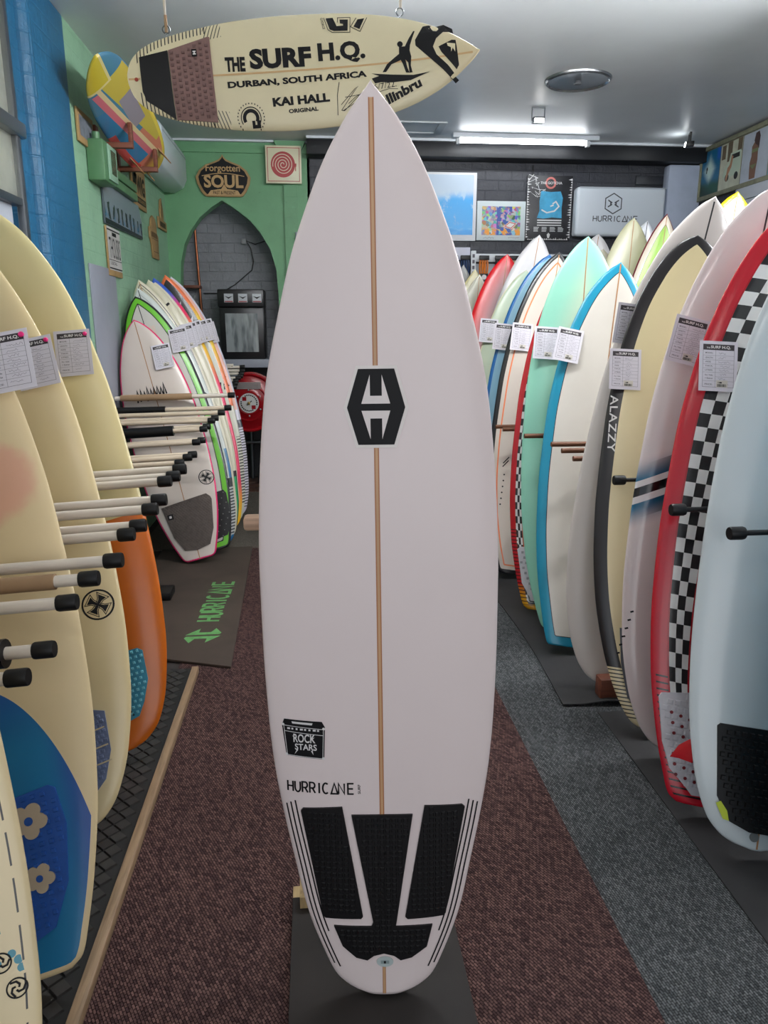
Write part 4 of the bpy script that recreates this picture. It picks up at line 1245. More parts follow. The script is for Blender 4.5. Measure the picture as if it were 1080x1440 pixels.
# ------------------------------------------------------------------ price cards
TW, TH = .118, .157
tm_card = MB().box(-TW / 2, TW / 2, -TH / 2, TH / 2, -.0006, .0006).mesh('card'); tm_card.materials.append(M['paper'])
g_ = P2(); g_.rect(-.048, .050, .048, .068); tm_head = g_.mesh('header', flat, .0011); tm_head.materials.append(M['header'])
g_ = P2(); g_.text('THE', -.038, .0545, .011, .0045, .02); g_.text('SURF H.Q.', -.025, .0535, .062, .0105, .03); tm_hl = g_.mesh('header_lettering', flat, .0016); tm_hl.materials.append(M['white'])
g_ = P2(); g_.stroke([(-.048, -.066), (.048, -.066), (.048, .068), (-.048, .068)], .0009, True); g_.stroke([(-.009, -.066), (-.009, .050)], .0007)
ys = [.033, .019, .006, -.007, -.020, -.047]
for y in ys + [-.0335]:
    g_.stroke([(-.048 if y != -.0335 else -.009, y), (.048, y)], .0006)
for y, w_ in zip((.0385, .0235, .0105, -.0025, -.0155, -.031, -.041, -.060), ('MODEL:', 'LENGTH:', 'WIDE:', 'THICK:', 'LITRES:', 'Fin / Side', '+ Extras', 'PRICE:')):
    g_.text(w_, -.041, y, .024 if len(w_) > 5 else .018, .0048, .012)
tm_form = g_.mesh('form_print', flat, .0011); tm_form.materials.append(M['grey_ink'])
pens = []
for sd in range(4):
    g_ = P2()
    for y in (.040, .0255, .0125, -.0005, -.0135, -.026, -.040, -.056):
        rr = random.Random(sd * 31 + int(y * 1e4)); w_ = rr.uniform(.014, .040)
        g_.stroke(squiggle(rr.uniform(-.002, .006), y, w_, .007, int(6 + w_ * 300), rr.random()), .0007)
    me = g_.mesh('handwriting', flat, .0013); me.materials.append(M['pencil']); pens.append(me)
g_ = P2(); g_.rect(-.005, -.0665, .030, -.044); tm_bs = g_.mesh('barcode_label', flat, .0014); tm_bs.materials.append(PM('label_paper', K(206, 200, 190), .6))
g_ = P2(); x = -.002; rr = random.Random(5)
while x < .026:
    w_ = rr.choice((.0006, .0011, .0016)); g_.rect(x, -.0645, x + w_, -.056); x += w_ + rr.choice((.0006, .001))
g_.text('R', .0, -.0535, .003, .004, .02); g_.rect(.004, -.0535, .012, -.0495); tm_bar = g_.mesh('barcode', flat, .0018); tm_bar.materials.append(M['ink'])
tm_pin = MB().lathe([(.0068, 0), (.0068, .004), (.004, .0065)], n=14).mesh('pin', smooth=True); tm_pin.materials.append(M['pink'])


def price_tag(key, x, y, roll, label, pin=False, bar=True, lift=.006, seed=0, dark=False):
    bd = BD[key]; mw = bd.root.matrix_world
    z = bd.p.zc(y) + bd.p.t(y) * .58 + lift
    p = mw @ Vector((x, y, z)); n = (mw.to_3x3() @ Vector((0, 0, 1))).normalized()
    up = Vector((0, 0, 1)); up = (up - n * up.dot(n)).normalized(); ux = up.cross(n)
    c, s_ = math.cos(R(roll)), math.sin(R(roll))          # roll > 0 turns clockwise
    ux2 = ux * c - up * s_; up2 = up * c + ux * s_
    t = thing('price_card', p, label, 'price card', 'price cards on the boards', ux2, up2)
    obj('card', tm_card, None, t); hd = obj('header', tm_head, None, t); obj('header_lettering', tm_hl, None, hd)
    obj('form_print', tm_form, None, t); obj('handwriting', pens[seed % 4], None, t)
    if bar:
        lb_ = obj('barcode_label', tm_bs, None, t); obj('barcode', tm_bar, None, lb_)
    if pin:
        q = obj('pin', tm_pin, None, t); q.location = (.044, .062, .001)
    return t


price_tag('L2', .235, 1.405, -12, 'price card with pink pin on the cream board with the blue tail', True, False, seed=1)
price_tag('L4', .178, 1.372, -13, 'price card with pink pin on the board with the black cross logo', True, False, lift=.012, seed=2)
price_tag('L5', .186, 1.355, -5, 'price card with pink pin on the tall orange-bottomed board', True, False, lift=.006, seed=3)
for i, (k, x, y, r, nm) in enumerate((('F1', .110, 1.30, -12, 'the pink railed board'), ('F2', .185, 1.385, -12, 'the green bordered board'), ('F3', .205, 1.395, -14, 'the grey-white board with dark stringer'),
                                   ('F4', .215, 1.405, -14, 'the cream double pinline board'), ('F5', .205, 1.42, -16, 'the board with black forked nose lines'), ('F6', .215, 1.42, -16, 'the rainbow railed board'),
                                   ('F7', .185, 1.42, -14, 'the board with the black and white nose'), ('F8', .165, 1.40, -14, 'the pale lavender striped-tail board'))):
    price_tag(k, x, y, r, 'white price card on ' + nm, seed=i, lift=.012 if k == 'F1' else .004)
for i, (k, x, y, r, nm) in enumerate((('R2', -.184, 1.335, 3, 'the red checkered board'), ('R3', -.176, 1.385, 14, 'the white board with diagonal stripes'), ('R4', -.215, 1.31, 3, 'the cream black-bordered board'),
                                   ('R5', -.205, 1.43, 8, 'the long plain white board with black stringer'), ('R6', -.192, 1.375, 12, 'the turquoise bordered board'), ('R7', -.165, 1.375, 4, 'the mint green board'),
                                   ('R9', -.145, 1.375, 6, 'the black railed board with orange pinline'), ('R10', -.20, 1.36, 6, 'the light blue board'), ('R11', -.196, 1.405, 5, 'the pale sage green board'))):
    price_tag(k, x, y, r, 'white price card with barcode on ' + nm, seed=i)

# ------------------------------------------------------------------ floor things
pf = thing('rubber_mat', (-.54, 1.0, 0), 'black diamond-pattern rubber mat on a low wood-edged platform under the left boards', 'mat')
MB().box(-.68, 0, -.6, 2.0, 0, .020).build('platform_board', PM('mat_base', K(20, 19, 18), .7), pf)
MB().box(-.012, .016, -.6, 2.0, 0, .030).build('wood_edging', wood('weathered_pine', K(160, 132, 102), 7, 1), pf, bevel=.003)
dm = MB(); dx, dy = .056, .056
for j in range(92):
    for i in range(13):
        cx = -.64 + i * dx + (dx / 2 if j % 2 else 0); cy = -.58 + j * dy / 2
        if cx + dx * .46 > -.013 or cy > 1.97:
            continue
        a, bb = dx * .46, dy * .46
        q = [(cx - a, cy), (cx, cy - bb), (cx + a, cy), (cx, cy + bb)]
        hi = [(cx - a * .9, cy), (cx, cy - bb * .9), (cx + a * .9, cy), (cx, cy + bb * .9)]
        dm.add([(x, y, .020) for x, y in q] + [(x, y, .0255) for x, y in hi], [(4, 5, 6, 7), (0, 1, 5, 4), (1, 2, 6, 5), (2, 3, 7, 6), (3, 0, 4, 7)])
dm.build('diamond_relief', PM('black_moulded_rubber', K(46, 43, 41), .5, var=(40, .3)), pf, 'stuff')

mt = thing('printed_mat', (0, 0, 0), 'brown rubber floor mat with green maker lettering beside the far left rack', 'mat')
MB().prism([(-1.03, 4.84), (-1.03, 4.30), (-.70, 3.13), (-.39, 3.02), (-.44, 4.86)], .0, .012).build('mat_body', PM('brown_rubber_mat', K(72, 60, 51), .8, var=(4, .25), bump=(60, .1, .003)), mt, bevel=.002)
hu = hurricane(.62, .11, .018); g_ = P2()
g_.put(hu, -.505, 3.55, 1, math.pi / 2 - .02)
lm = PM('green_mat_paint', K(104, 170, 96), .7, var=(40, .3))
lg = decal(g_, 'mat_lettering', lm, mt, .0128)
for k in (1, -1):
    g_ = P2(); g_.poly([(-.56 + k * (x - .5) * .17, 3.37 + k * (y - .5) * .17) for x, y in ((0, .55), (.38, 1.0), (.36, .72), (.70, .72), (.82, 1.0), (1.0, .66), (.96, .56))])
    decal(g_, 'mat_logo', lm, mt, .0128)

M['mat_grey'] = PM('charcoal_rubber_mat', K(46, 45, 46), .75, var=(6, .25), bump=(40, .12, .004))
def strip_mat(label, pts, z=.005, curl=None):
    m_ = thing('floor_mat', (0, 0, 0), label, 'mat')
    bm_ = MB(); N = 20
    vv = []; fs = []
    (xa, ya), (xb, yb), (xc, yc), (xd, yd) = pts
    for i in range(N + 1):
        t = i / N
        for j in range(13):
            s_ = j / 12
            x = (xa + (xb - xa) * s_) * (1 - t) + (xd + (xc - xd) * s_) * t
            y = (ya + (yb - ya) * s_) * (1 - t) + (yd + (yc - yd) * s_) * t
            h = z
            if curl:
                h += curl * max(0, (1 - t / .06)) * (0.45 + .55 * math.sin(s_ * 7 + 1)) * (1 if s_ > .1 else .3)
                x += .018 * math.sin(t * 9) * (1 - s_)
            vv.append((x, y, h))
    top = len(vv); vv += [(p[0], p[1], p[2] - .005) for p in vv]
    W_ = 13
    for i in range(N):
        for j in range(12):
            a = i * W_ + j; fs.append((a, a + 1, a + 1 + W_, a + W_)); fs.append((top + a + W_, top + a + 1 + W_, top + a + 1, top + a))
    ring = [j for j in range(W_)] + [i * W_ + 12 for i in range(1, N + 1)] + [N * W_ + j for j in range(11, -1, -1)] + [i * W_ for i in range(N - 1, 0, -1)]
    for k in range(len(ring)):
        a, b2 = ring[k], ring[(k + 1) % len(ring)]
        fs.append((b2, a, a + top, b2 + top))
    bm_.add(vv, fs); bm_.build('mat_sheet', M['mat_grey'], m_, smooth=True)
strip_mat('charcoal rubber mat under the near boards of the right rack', [(1.06, .6), (2.0, .6), (2.0, 2.52), (1.065, 2.50)])
strip_mat('charcoal rubber mat with a curled end under the far boards of the right rack', [(.945, 2.56), (2.0, 2.50), (2.0, 5.6), (1.02, 5.6)], .007, .022)

tag(MB().box(-1.02, -.80, 3.86, 4.0, .012, .055).build('rubber_block', M['plastic_black'], bevel=.006), 'low black rubber block on the brown printed mat by the rack', 'block')
# display stand for the board in the aisle
ds = thing('display_stand', (.115, 1.40, 0), 'dark-topped wooden stand propping up the display surfboard', 'stand')
MB().box(-.20, .20, -.355, .27, .0, .018).build('base_board', M['pale_wood'], ds, bevel=.002)
MB().box(-.20, .20, -.355, .225, .018, .0225).build('base_rubber', PM('base_rubber', K(40, 34, 31), .75, var=(5, .3), bump=(50, .08, .003)), ds, bevel=.002)
MB().box(-.035, .035, .20, .235, .018, 1.10).build('upright', M['pale_wood'], ds, bevel=.004)
MB().box(-.275, .275, .165, .20, 1.02, 1.052).build('cross_arm', wood('pale_pine', K(206, 170, 142), 6, 0), ds, bevel=.008)
for sx in (-1, 1):
    MB().prism([(0, .0225), (.05, .0225), (.05, .055), (0, .09)], -.02, .02).build('wedge', M['pale_wood'], ds).matrix_local = frame((sx * .16, .235, 0), (0, -1, 0), (0, 0, 1))

# ------------------------------------------------------------------ left wall
def sign(name, y0, y1, z0, z1, label, cat, mat, pts=None, th=.012, gap=.004, bev=.002):
    t = thing(name, (XL + gap, y0, z0), label, cat, **LEFTW)
    w_, h = y1 - y0, z1 - z0
    if pts:
        MB().prism([(x * w_, y * h) for x, y in pts], 0, th).build('board', mat, t, bevel=bev)
    else:
        MB().box(0, w_, 0, h, 0, th).build('board', mat, t, bevel=bev)
    return t, w_, h, th


t, w_, h, th = sign('wall_plaque', 4.50, 4.80, 2.43, 2.60, 'small wooden plaque with a faded grey print below the retro board', 'plaque', M['cork'])
g_ = P2(); g_.rect(.03, .035, w_ - .03, h - .03); decal(g_, 'print', PM('faded_print', K(120, 126, 136), .6, var=(20, .5)), t, th + .001)
t, w_, h, th = sign('photo_board', 4.90, 5.92, 2.06, 2.30, 'long grey photo board of hanging fish shapes on the green wall', 'picture', PM('photo_edge', K(80, 90, 98), .4), [(0, .0), (1.0, .06), (1.0, .55), (.93, 1.0), (0, 1.0)])
def photo_mat():
    m = Mat('fish_photo', K(126, 138, 148), .25); m.tc()
    m.mix((m.x * 9.0 + m.noise(7, 3) * 1.2).mod(1.0).band(.32, .74) * (m.y + m.noise(11, 3) * .08).band(.08, .17), K(38, 46, 54))
    m.mix(m.noise(14, 4).smooth(.45, .7) * m.y.smooth(.13, .05), K(70, 120, 150))
    m.mix(m.y.lt(.035) , K(24, 32, 40))
    return m.done()
g_ = P2(); g_.poly([(x * w_, y * h) for x, y in [(.004, .01), (.996, .07), (.996, .55), (.928, .985), (.004, .985)]]); decal(g_, 'print', photo_mat(), t, th + .001)
t, w_, h, th = sign('wood_sign', 5.70, 6.14, 2.29, 2.56, 'square plywood sign with black TWIG lettering under the air conditioner', 'sign', M['cork'])
g_ = P2(); g_.text('TWIG', .07, .095, w_ - .11, .13, .04); g_.rect(.03, .15, .14, .235); g_.rect(.055, .03, w_ - .03, .075); sg = decal(g_, 'lettering', M['ink'], t, th + .001)
g_ = P2(); g_.text('SURFBOARDS', .07, .040, w_ - .12, .025, .01); decal(g_, 'strip_lettering', M['cork'], sg, th + .0018)
t, w_, h, th = sign('wood_sign', 6.20, 6.52, 1.98, 2.30, 'shield-shaped plywood sign with stepped sides on the green wall', 'sign', M['cork'], [(.22, 0), (.95, 0), (.95, .30), (1.0, .55), (.85, .62), (.84, .82), (.66, .97), (.42, 1.0), (.24, .92), (.14, .72), (0, .70), (.0, .45), (.14, .32)])
g_ = P2(); [g_.rect(.04 + i * .026, .155, .055 + i * .026, .195) for i in range(9)]; g_.stroke([(.05, .145), (.29, .145)], .004); g_.stroke([(.10, .05), (.27, .05)], .005); decal(g_, 'burnt_print', PM('burnt_print', K(84, 62, 40), .7), t, th + .001)
t, w_, h, th = sign('wood_sign', 6.58, 6.92, 2.24, 2.49, 'plywood sign shaped like an upright board over a plank near the corner', 'sign', M['cork'], [(0, .0), (1, .0), (1.0, .30), (.66, .32), (.64, .66), (.50, 1.0), (.36, .92), (.28, .60), (.30, .34), (0, .36)])
g_ = P2(); g_.stroke([(w_ * .42, h * .42), (w_ * .47, h * .88), (w_ * .58, h * .62), (w_ * .55, h * .4)], .012); g_.rect(.05, .02, w_ - .06, .06); decal(g_, 'burnt_print', PM('burnt_print', K(70, 56, 38), .7), t, th + .001)
t, w_, h, th = sign('paper_poster', 4.90, 5.22, 1.76, 2.05, 'tall white poster with stretched black letters on the green wall', 'poster', M['cork'])
g_ = P2(); g_.rect(.006, .035, w_ - .006, h); ps = decal(g_, 'paper', PM('poster_paper', K(200, 198, 194), .6, var=(10, .15)), t, th + .001)
g_ = P2(); rr = random.Random(2)
g_.text('THOUSIIS', .035, .105, w_ - .06, .125, .0); g_.rect(.01, .268, w_ - .01, .276); g_.rect(.12, .24, .22, .262); g_.rect(.01, .094, w_ - .01, .098); g_.text('LOCAL', .05, .068, .14, .018, .01); g_.rect(.01, .042, w_ - .01, .050)
decal(g_, 'poster_print', M['ink'], ps, th + .002)

# meter box and ducting, painted like the wall
mbx = thing('meter_box', (XL, 4.66, 2.26), 'green painted meter box with a glazed front on the wall', 'box', **LEFTW)
gm = PM('green_gloss', K(88, 132, 92), .4, var=(6, .15))
MB().box(0, .24, 0, .22, 0, .10).build('case', gm, mbx, bevel=.012)
MB().box(.06, .24, .015, .205, .10, .112).build('front_frame', PM('pale_green', K(138, 176, 150), .4), mbx, bevel=.004)
MB().box(.10, .20, .05, .18, .112, .115).build('glass', PM('dark_glass', K(60, 84, 66), .15), mbx)
MB().tube((.05, .22, .05), (.05, .26, .05), .022).build('conduit', gm, mbx, smooth=True)
for i in range(2):
    dq = tag(MB().box(XL, XL + .05, 4.91, 5.69, 2.30 + i * .06, 2.35 + i * .06).build('cable_duct', gm, bevel=.004), 'green painted cable duct running from the meter box, %s of the pair' % ('lower' if i == 0 else 'upper'), 'duct')

gp = tag(MB().box(XL + .001, XL + .010, 4.50, 5.06, .0, 1.80).build('leaning_board', M['grey_panel'], bevel=.002), 'tall plain grey board leaning on the green wall beside the blue column', 'panel')

# air conditioner
ac = thing('air_conditioner', (XL, 5.92, 2.57), 'white wall-mounted split air conditioner above the wooden signs', 'air conditioner', **LEFTW)
acw = PM('ac_white', K(206, 218, 222), .3)
prof = [(0, 0), (.10, -.005), (.175, .035), (.205, .10), (.205, .27), (.185, .315), (.14, .33), (0, .33)]
am = MB(); am.prism([(p[0], p[1]) for p in prof], 0, 1.04)
bo = am.build('casing', acw, ac, bevel=.012, seg=3); bo.matrix_local = frame((0, 0, 0), (0, 0, 1), (0, 1, 0)) @ Matrix.Scale(-1, 4, (0, 0, 1))
MB().box(.10, .94, -.012, .0, .085, .175).build('louvre', PM('ac_slot', K(30, 34, 38), .4), ac).matrix_local = Matrix.Translation((0, .018, 0)) @ Matrix.Rotation(R(-22), 4, 'X')
MB().box(.02, 1.02, .255, .259, .2052, .2068).build('panel_seam', PM('seam', K(150, 164, 168), .5), ac)

# ------------------------------------------------------------------ back wall
t = thing('shaped_sign', (-.98, YB - .016, 2.545), 'onion-dome plywood sign reading Forgotten SOUL above the pointed arch', 'sign', **BACKW)
def dome(w_, h, k):
    half = [(.5, 1.0), (.515, .95), (.56, .88), (.66, .82), (.80, .75), (.92, .62), (.985, .46), (.965, .30), (.90, .12), (.84, .02), (.80, 0)]
    q = half + [(1 - x, y) for x, y in half[::-1]][0:-1]
    return [(.5 * w_ + (x - .5) * w_ * k, h * .47 + (y - .47) * h * k) for x, y in q]
w_, h = .48, .34
MB().prism(dome(w_, h, 1), 0, .014).build('board', M['cork'], t, bevel=.002)
g_ = P2(); g_.poly(dome(w_, h, .90)); fld = decal(g_, 'black_field', M['ink'], t, .0148)
g_ = P2(); g_.text('Forgotten', .095, .185, .29, .072, .015); g_.text('SOUL', .075, .070, .335, .105, .035)
g_.stroke([(.06 + .36 * i / 12, .165 + .022 * math.sin(math.pi * i / 12)) for i in range(13)], .006)
g_.poly([(.10, .012), (.385, .012), (.36, .05), (.27, .062), (.245, .10), (.22, .062), (.13, .05)])
lt = decal(g_, 'lettering', PM('sign_tan', K(186, 152, 104), .6), fld, .0156)
g_ = P2(); g_.text('PAST & PRESENT', .15, .018, .19, .028, .01); decal(g_, 'small_lettering', M['ink'], lt, .0164)

t = thing('hose_sign', (-.372, YB - .075, 2.65), 'square cream sign with a red spiral hose symbol on the green pilaster', 'sign', **BACKW)
MB().box(0, .305, 0, .30, 0, .012).build('plate', PM('sign_cream', K(222, 216, 186), .4), t, bevel=.003)
g_ = P2(); g_.stroke([(.018, .018), (.287, .018), (.287, .282), (.018, .282)], .005, True)
red = PM('sign_red', K(170, 44, 46), .4)
fr_ = decal(g_, 'border', red, t, .0125)
g_ = P2(); g_.disc(.148, .150, .103, 36); dd = decal(g_, 'hose_disc', red, t, .0128)
g_ = P2(); g_.stroke([(.148 + (.008 + .0225 * a / 6.283) * math.cos(a), .150 + (.008 + .0225 * a / 6.283) * math.sin(a)) for a in [k * .2 for k in range(180)] if .008 + .0225 * a / 6.283 < .088], .0062); decal(g_, 'spiral', PM('sign_cream_line', K(222, 210, 186), .4), dd, .0135)
g_ = P2(); g_.rect(.247, .135, .262, .16); g_.rect(.251, .10, .258, .135); decal(g_, 'nozzle', red, t, .0128)

pp = tag(MB().tube((-.125, YB - .055, 1.2), (-.125, YB - .055, 2.26), .012).build('grey_pipe', PM('grey_pvc', K(150, 158, 164), .4), smooth=True), 'thin grey pipe beside the green pilaster', 'pipe')

# niche things
cp = tag(MB().tube((-1.03, YB + .36, 1.165), (-1.065, YB + .36, 2.45), .012).build('copper_pipe', PM('copper', K(150, 92, 62), .35, .8), smooth=True), 'vertical copper pipe inside the arched niche', 'pipe')
sh = tag(MB().box(-1.24, -1.03, YB + .24, YB + .40, 1.80, 1.825).build('niche_ledge', M['redwood'], bevel=.002), 'small dark wooden ledge next to the copper pipe', 'shelf')
cbk = M['plastic_black']
tag(MB().path([(-.30, YB + .40, 2.33), (-.40, YB + .39, 2.24), (-.52, YB + .39, 2.20), (-.60, YB + .39, 2.23), (-.56, YB + .38, 2.16), (-.54, YB + .38, 2.05), (-.56, YB + .39, 1.97), (-.72, YB + .39, 1.84), (-.86, YB + .39, 1.76), (-1.02, YB + .39, 1.76)], .005, 6).build('wall_cable', cbk, smooth=True), 'black cable looping across the grey brick niche', 'cable')
tag(MB().path([(-1.10, YB + .37, 1.74), (-1.12, YB + .37, 1.6), (-1.10, YB + .37, 1.4), (-1.08, YB + .37, 1.17)], .008, 6).build('flex_cable', PM('grey_cable', K(150, 152, 150), .5), smooth=True), 'grey flex cable hanging beside the copper pipe', 'cable')
ct = tag(MB().box(-.645, -.60, YB + .38, YB + .395, 2.20, 2.25).build('cable_clip', PM('grey_clip', K(150, 152, 156), .4), bevel=.004), 'small grey cable joint on the niche wall', 'clip')

fg = thing('bar_fridge', (-.64, YB + .20, 1.165), 'small black glass-door bar fridge on the niche shelf', 'fridge')
fb = PM('fridge_black', K(22, 22, 25), .35)
MB().box(-.20, .20, -.17, .17, 0, .46).build('cabinet', fb, fg, bevel=.008)
MB().box(-.205, .205, -.215, .14, .46, .615).build('header', fb, fg, bevel=.010)
dr = MB().box(-.195, .195, -.205, -.17, .01, .455).build('door', fb, fg, bevel=.006)
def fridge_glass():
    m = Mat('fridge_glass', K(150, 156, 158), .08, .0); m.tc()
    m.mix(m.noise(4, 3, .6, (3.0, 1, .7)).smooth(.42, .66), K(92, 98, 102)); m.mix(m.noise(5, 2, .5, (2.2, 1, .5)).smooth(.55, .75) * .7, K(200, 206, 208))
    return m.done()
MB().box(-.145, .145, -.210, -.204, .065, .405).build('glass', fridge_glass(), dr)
for i in range(3):
    lb = MB().box(-.105 + i * .125 - .04, -.105 + i * .125 + .04, -.219, -.2135, .50, .575).build('badge', PM('badge_silver', K(176, 180, 184), .3, .3), fg)
    g_ = P2(); q = -.105 + i * .125
    bz = MB().add([(q - .036, -.2197, .555), (q, -.2197, .53), (q + .036, -.2197, .555), (q, -.2197, .545)], [(0, 1, 2, 3)]); bz.build('badge_mark', M['ink'], lb)
    MB().box(q - .036, q + .036, -.2202, -.219, .503, .512).build('badge_text_bar', PM('badge_red', K(150, 40, 44), .5), lb)

hr = thing('hose_reel', (-.585, 6.80, .79), 'red fire hose reel with white round centre label below the niche shelf', 'hose reel', ux=(1, 0, 0), uy=(0, 0, 1))
rm = PM('reel_red', K(150, 10, 22), .25)
MB().lathe([(.06, .05), (.10, .055), (.105, .05), (.15, .045), (.16, .055), (.17, .045), (.235, .035), (.25, .05), (.262, .04), (.262, .02), (.24, .0), (.10, .0)], n=48).build('front_disc', rm, hr, smooth=True)
MB().lathe([(.05, -.14), (.262, -.14), (.265, -.12), (.24, -.115), (.16, -.11), (.16, 0.0), (.05, 0.0)], n=48).build('drum', rm, hr, smooth=True)
g_ = P2(); g_.disc(0, 0, .088, 36); lb = decal(g_, 'round_label', PM('label_white', K(208, 206, 204), .4), hr, .057)
g_ = P2(); g_.rect(-.058, .02, -.022, .055); g_.rect(.022, -.055, .058, -.02); decal(g_, 'label_squares', rm, lb, .058)
g_ = P2()
for k in range(10):
    a = R(-10 + k * 14); g_.disc(.07 * math.cos(a), .07 * math.sin(a), .007, 8); a += math.pi; g_.disc(.07 * math.cos(a), .07 * math.sin(a), .007, 8)
g_.stroke([(-.02, -.02), (.025, .02)], .008); decal(g_, 'label_print', M['ink'], lb, .0582)
MB().lathe([(.012, .058), (.014, .075), (.006, .08)], n=14).build('hub_bolt', M['gold'], hr, smooth=True)
g_ = P2(); g_.rect(-.11, .125, .11, .185); np_ = decal(g_, 'name_plate', PM('name_plate', K(150, 140, 138), .4, .3), hr, .06)
g_ = P2(); [g_.stroke([(-.09, .175 - i * .012), (.09, .175 - i * .012)], .004) for i in range(4)]; decal(g_, 'plate_print', PM('plate_print', K(110, 100, 100), .5), np_, .0608)
for k in range(6):
    a = R(30 + k * 60); MB().lathe([(.007, .048), (.007, .058), (.004, .06)], c=(.115 * math.cos(a), .115 * math.sin(a), 0), n=10).build('rivet', M['metal'], hr, smooth=True)
MB().tube((0, 0, -.16), (0, 0, -.55), .03).build('wall_spindle', M['steel'], hr, smooth=True)
tag(MB().path([(-.47, 7.06, .57), (-.40, 6.9, .52), (-.36, 6.86, .40), (-.40, 6.86, .28), (-.47, 6.95, .30)], .018, 10).build('red_hose', rm, smooth=True), 'red hose loop hanging under the fire hose reel', 'hose')
vl = thing('water_valve', (-.66, 7.26, .36), 'dark pipe valve with brass fittings on the wall under the hose reel', 'valve')
MB().tube((-.12, 0, 0), (.16, 0, 0), .022).tube((.04, 0, -.36), (.04, 0, .14), .018).build('pipework', M['steel'], vl, smooth=True)
MB().lathe([(.045, 0), (.05, .008), (.045, .016)], c=(.04, 0, .14), n=18).build('handwheel', M['plastic_black'], vl, smooth=True)
MB().tube((-.14, 0, 0), (-.08, 0, 0), .03, n=8).build('coupling', M['gold'], vl)
tag(MB().box(-.55, -.36, 6.95, 7.12, .005, .16).build('dark_crate', PM('dark_crate', K(26, 26, 30), .5), bevel=.01), 'low black box on the floor below the hose reel', 'box')
dp = thing('dustpan', (-.42, 6.55, .02), 'small blue dustpan with pale handle on the floor by the hose reel', 'dustpan')
MB().prism([(-.06, -.02), (.06, -.02), (.045, .14), (-.045, .14)], -.006, .006).build('pan', PM('blue_plastic', K(84, 124, 196), .4), dp, bevel=.003).matrix_local = frame((0, 0, .02), (1, 0, 0), (0, .15, 1))
MB().tube((0, .02, .15), (0.02, .05, .34), .008).build('handle', M['pale_wood'], dp, smooth=True)

# pictures on the black wall
def panel(name, x0, x1, z0, z1, label, cat, th, frame_mat, y=YB):
    t = thing(name, (x0, y - .004 - th, z0), label, cat, **BACKW)
    MB().box(0, x1 - x0, 0, z1 - z0, -th, 0).build('backing', frame_mat, t, bevel=.003)
    return t, x1 - x0, z1 - z0
def wave_mat():
    m = Mat('wave_painting', K(196, 214, 232), .35); m.tc()
    sw = m.noise(3, 4, .6)
    m.mix((m.y + sw * .12).smooth(.46, .36), K(120, 190, 232))
    m.mix(((m.x * -.55 + m.y + sw * .10).smooth(.16, .04)) * (m.y + sw * .05).smooth(.46, .36), K(60, 168, 236))
    m.mix(m.noise(6, 5, .65, (1.6, 1, 1)).smooth(.52, .66) * m.y.smooth(.12, .2) * m.y.smooth(.46, .36) * .75, K(206, 224, 236))
    m.mix((m.y + m.x * .06 + sw * .03).smooth(.165, .14), K(30, 150, 226)); m.mix(m.noise(8, 4, .6, (1, 3, 1)).smooth(.5, .7) * m.y.smooth(.15, .1) * .6, K(120, 200, 240))
    return m.done()
t, w_, h = panel('wave_painting', .62, 1.478, 2.205, 2.775, 'large framed blue painting of a breaking wave on the black wall', 'painting', .03, PM('white_frame', K(226, 228, 232), .4))
g_ = P2(); g_.rect(.03, .05, w_ - .03, h - .02); decal(g_, 'canvas', wave_mat(), t, .001)
def collage():
    m = Mat('collage', K(120, 120, 120), .4); m.tc()
    v = m.nt.nodes.new('ShaderNodeTexVoronoi'); v.inputs['Scale'].default_value = 42; m.nt.links.new(m._tc.outputs['Object'], v.inputs['Vector'])
    hs = m.nt.nodes.new('ShaderNodeHueSaturation'); hs.inputs['Saturation'].default_value = .85; hs.inputs['Value'].default_value = .65
    m.nt.links.new(v.outputs['Color'], hs.inputs['Color']); m.cs = hs.outputs[0]
    m.mix(m.y.smooth(.28, .33) * m.noise(30, 2).gt(.5), K(206, 96, 70)); m.mix(m.y.smooth(.12, .08) * m.noise(22, 2).gt(.48), K(230, 150, 40)); m.mix((m.x - .25).abs().lt(.07) * m.noise(18, 3).gt(.5), K(50, 80, 160))
    return m.done()
t, w_, h = panel('collage_print', 1.488, 1.932, 2.212, 2.545, 'white framed colourful comic-style collage print on the black wall', 'picture', .025, PM('pale_frame', K(206, 216, 218), .4))
g_ = P2(); g_.rect(.045, .045, w_ - .045, h - .045); ar = decal(g_, 'print', collage(), t, .001)
g_ = P2(); g_.poly([(.245, .12), (.30, .165), (.37, .145), (.315, .095)]); k1 = decal(g_, 'print_diamond', PM('print_white', K(220, 220, 216), .4), ar, .0016)
g_ = P2(); g_.stroke([(.258, .122), (.302, .155), (.355, .142), (.312, .104)], .007, True); decal(g_, 'diamond_line', PM('print_red', K(190, 40, 40), .4), k1, .002)
g_ = P2(); g_.stroke(squiggle(.06, .022, .10, .012, 14, 4), .0025); g_.stroke(squiggle(.29, .024, .10, .012, 14, 6), .0025); decal(g_, 'signature', M['pencil'], t, .0012)
t, w_, h = panel('contest_poster', 1.938, 2.355, 2.218, 2.765, 'black surf contest poster with torn blue wave photo on the black wall', 'poster', .02, PM('poster_black', K(42, 42, 46), .4, var=(20, .4)))
wht = PM('poster_white', K(210, 210, 210), .5)
g_ = P2(); rr = random.Random(9)
for i in range(24):
    y = .02 + i * (h - .04) / 24
    for sx in (0, 1):
        q = rr.uniform(.01, .04); x0 = 0.004 if sx == 0 else w_ - .004
        g_.poly([(x0, y), (x0 + (q if sx == 0 else -q), y + .008), (x0, y + .018)])
for i in range(22):
    x = .02 + i * (w_ - .04) / 22; q = rr.uniform(.008, .022); g_.poly([(x, .004), (x + .008, .004 + q), (x + .016, .004)])
